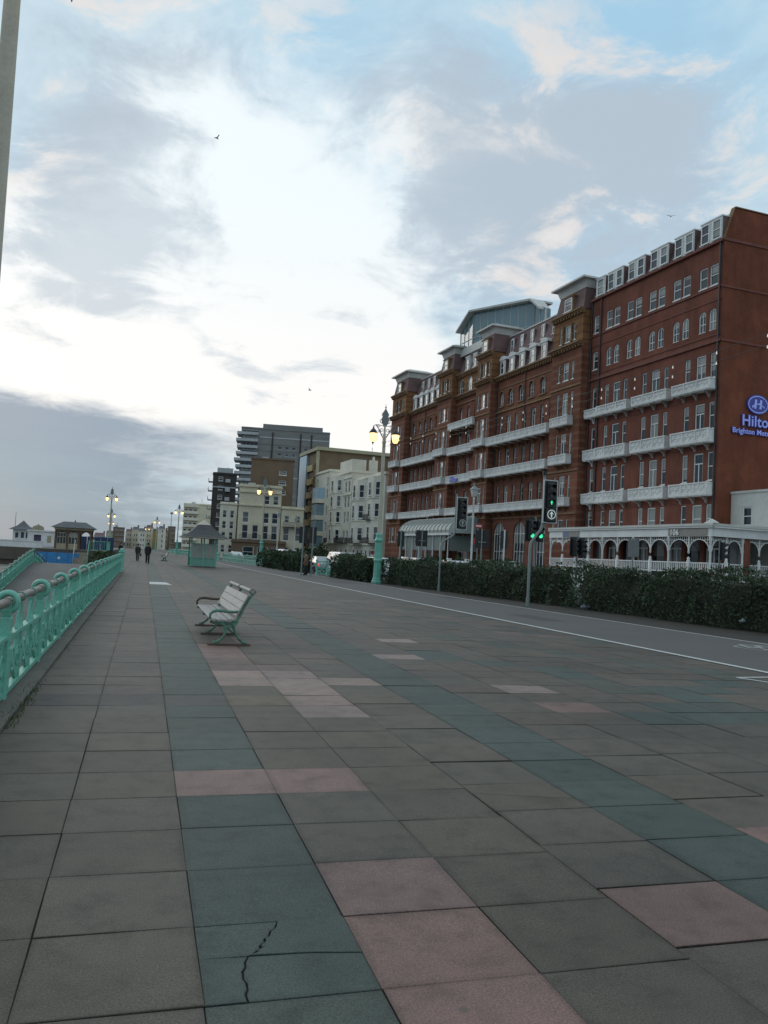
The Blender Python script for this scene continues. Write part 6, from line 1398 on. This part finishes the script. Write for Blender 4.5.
def dark_extra(root):
    w = root['w_']
    for k in range(8):
        z = 2.6+2.5*k; m = MB(); m.box(w-.02,w+1.2,-4,.3,z,z+.15); m.box(w+1.12,w+1.2,-4,.3,z+.15,z+1.0); m.box(1.6,2.9,.02,.9,z,z+.15); m.box(1.6,2.9,.82,.9,z+.15,z+.95); m.build('balcony', grey_lt, root)
    m = MB(); m.box(.02,w,.0,.3,18.6,18.9); m.box(1,w-1,-6,-1,22.5,24.2); m.build('roof_band', grey_lt, root)
fronted('dark_tower','dark brown tower block with pale balcony stripes left of the grey tower','tower block',16.9,229.5,23.2,228.9,14,22.3,dark_r,grid((4.2,),[3.0+2.5*k for k in range(8)],1.2,1.2),extra=with_w(dark_extra,6.3))
def fh(root):
    for k in range(7): m = MB(); m.box(4.2,9.2,.02,1.2,2.0+2.35*k,2.3+2.35*k); m.box(4.2,9.2,1.1,1.2,2.3+2.35*k,3.0+2.35*k); m.build('balcony', white_r, root)
fronted('seafront_flats','stepped cream and white flats with banded balconies beyond the shelter','apartment block',12.6,300,22.0,299,14,17.0,cream_r,grid((5.4,7.0,8.6),[2.4+2.35*k for k in range(6)],1.2,1.3),extra=fh)
fronted('seafront_flats','plain cream block between the far flats and the dark tower','apartment block',18.6,262,24,261.5,10,11.8,cream_r,grid((1.2,3.0),(2,5,8),1.2,1.5))
# the far curve of the front, small with distance
rf_ = random.Random(21)
xs = -22.0
far_specs = [(-24,-19,5.2,3,'low grey far house leftmost behind the lamp poles'),(-19,-15,6.8,0,'beige far house beside the leftmost grey one'),(-15.2,-9.8,10.0,1,'brown square block in the far distance beside the sea side lamps'),(-9.6,-6.4,8.2,2,'white far house right of the brown square block'),(-6.3,-3.2,9.4,0,'cream far house left of the walkers'),(-3.1,.2,8.6,2,'white far house straight above the walkers'),
    (.3,3.4,10.8,0,'tallest cream far house right of the walkers'),(3.5,6.2,9.2,4,'pale yellow far house behind the small lamps'),(6.3,9.2,10.4,2,'white far house with dormers between two small lamps'),(9.3,11.8,9.0,0,'cream far house beside the thin mast'),(11.9,15.5,12.4,1,'grey brown far block left of the stepped flats')]
for i, (a, b_, h, k, lb) in enumerate(far_specs):
    mm = [cream_r,brown_r,white_r,grey_lt,yellow_r][k]; w = b_-a; y = 440+rf_.uniform(-12,14)
    def roof_bits(root, w=w, h=h, k=k, i=i):
        if k == 1: return
        m = MB(); m.add([(-.1,.1,h),(w+.1,.1,h),(w+.1,-8,h),(-.1,-8,h),(.4,-2.6,h+1.7),(w-.4,-2.6,h+1.7),(w-.4,-5,h+1.7),(.4,-5,h+1.7)],[(0,1,5,4),(1,2,6,5),(2,3,7,6),(3,0,4,7),(4,5,6,7)]); m.build('pitched_roof', slate_grey if i % 3 else slate_red, root)
        m = MB(); m.box(.1,.8,-4,-3.2,h+.5,h+2.7); m.build('chimney', brown_r, root)
    fronted('far_building', lb, 'building', a, y, b_, y+rf_.uniform(-.4,.4), 10, h, mm, grid([.7+q*1.15 for q in range(max(1,int((w-.6)/1.15)))],[1.2+2.5*q for q in range(int((h-2)/2.5)+1)],.62,1.25), extra=roof_bits, group='houses on the far curve of the front', parapet=.22)
m = MB(); m.lathe([(.18,0),(.14,9),(.08,15)],n=8); m.box(-.5,.5,-.2,.2,14.2,15); t_ = thing('mast','thin mast among the far houses above the walkers','mast',(9.5,330,0)); m.build('pole', grey_paint, t_)
hl = struct(sheet('hills', [(-60,1000,-.2),(900,1000,-.2),(900,1000,26),(500,1000,30),(250,1000,16),(60,1000,9),(-60,1000,2)], 0, mat('far_hill',(.10,.12,.11),1,(.08,.1,.1),.01)))
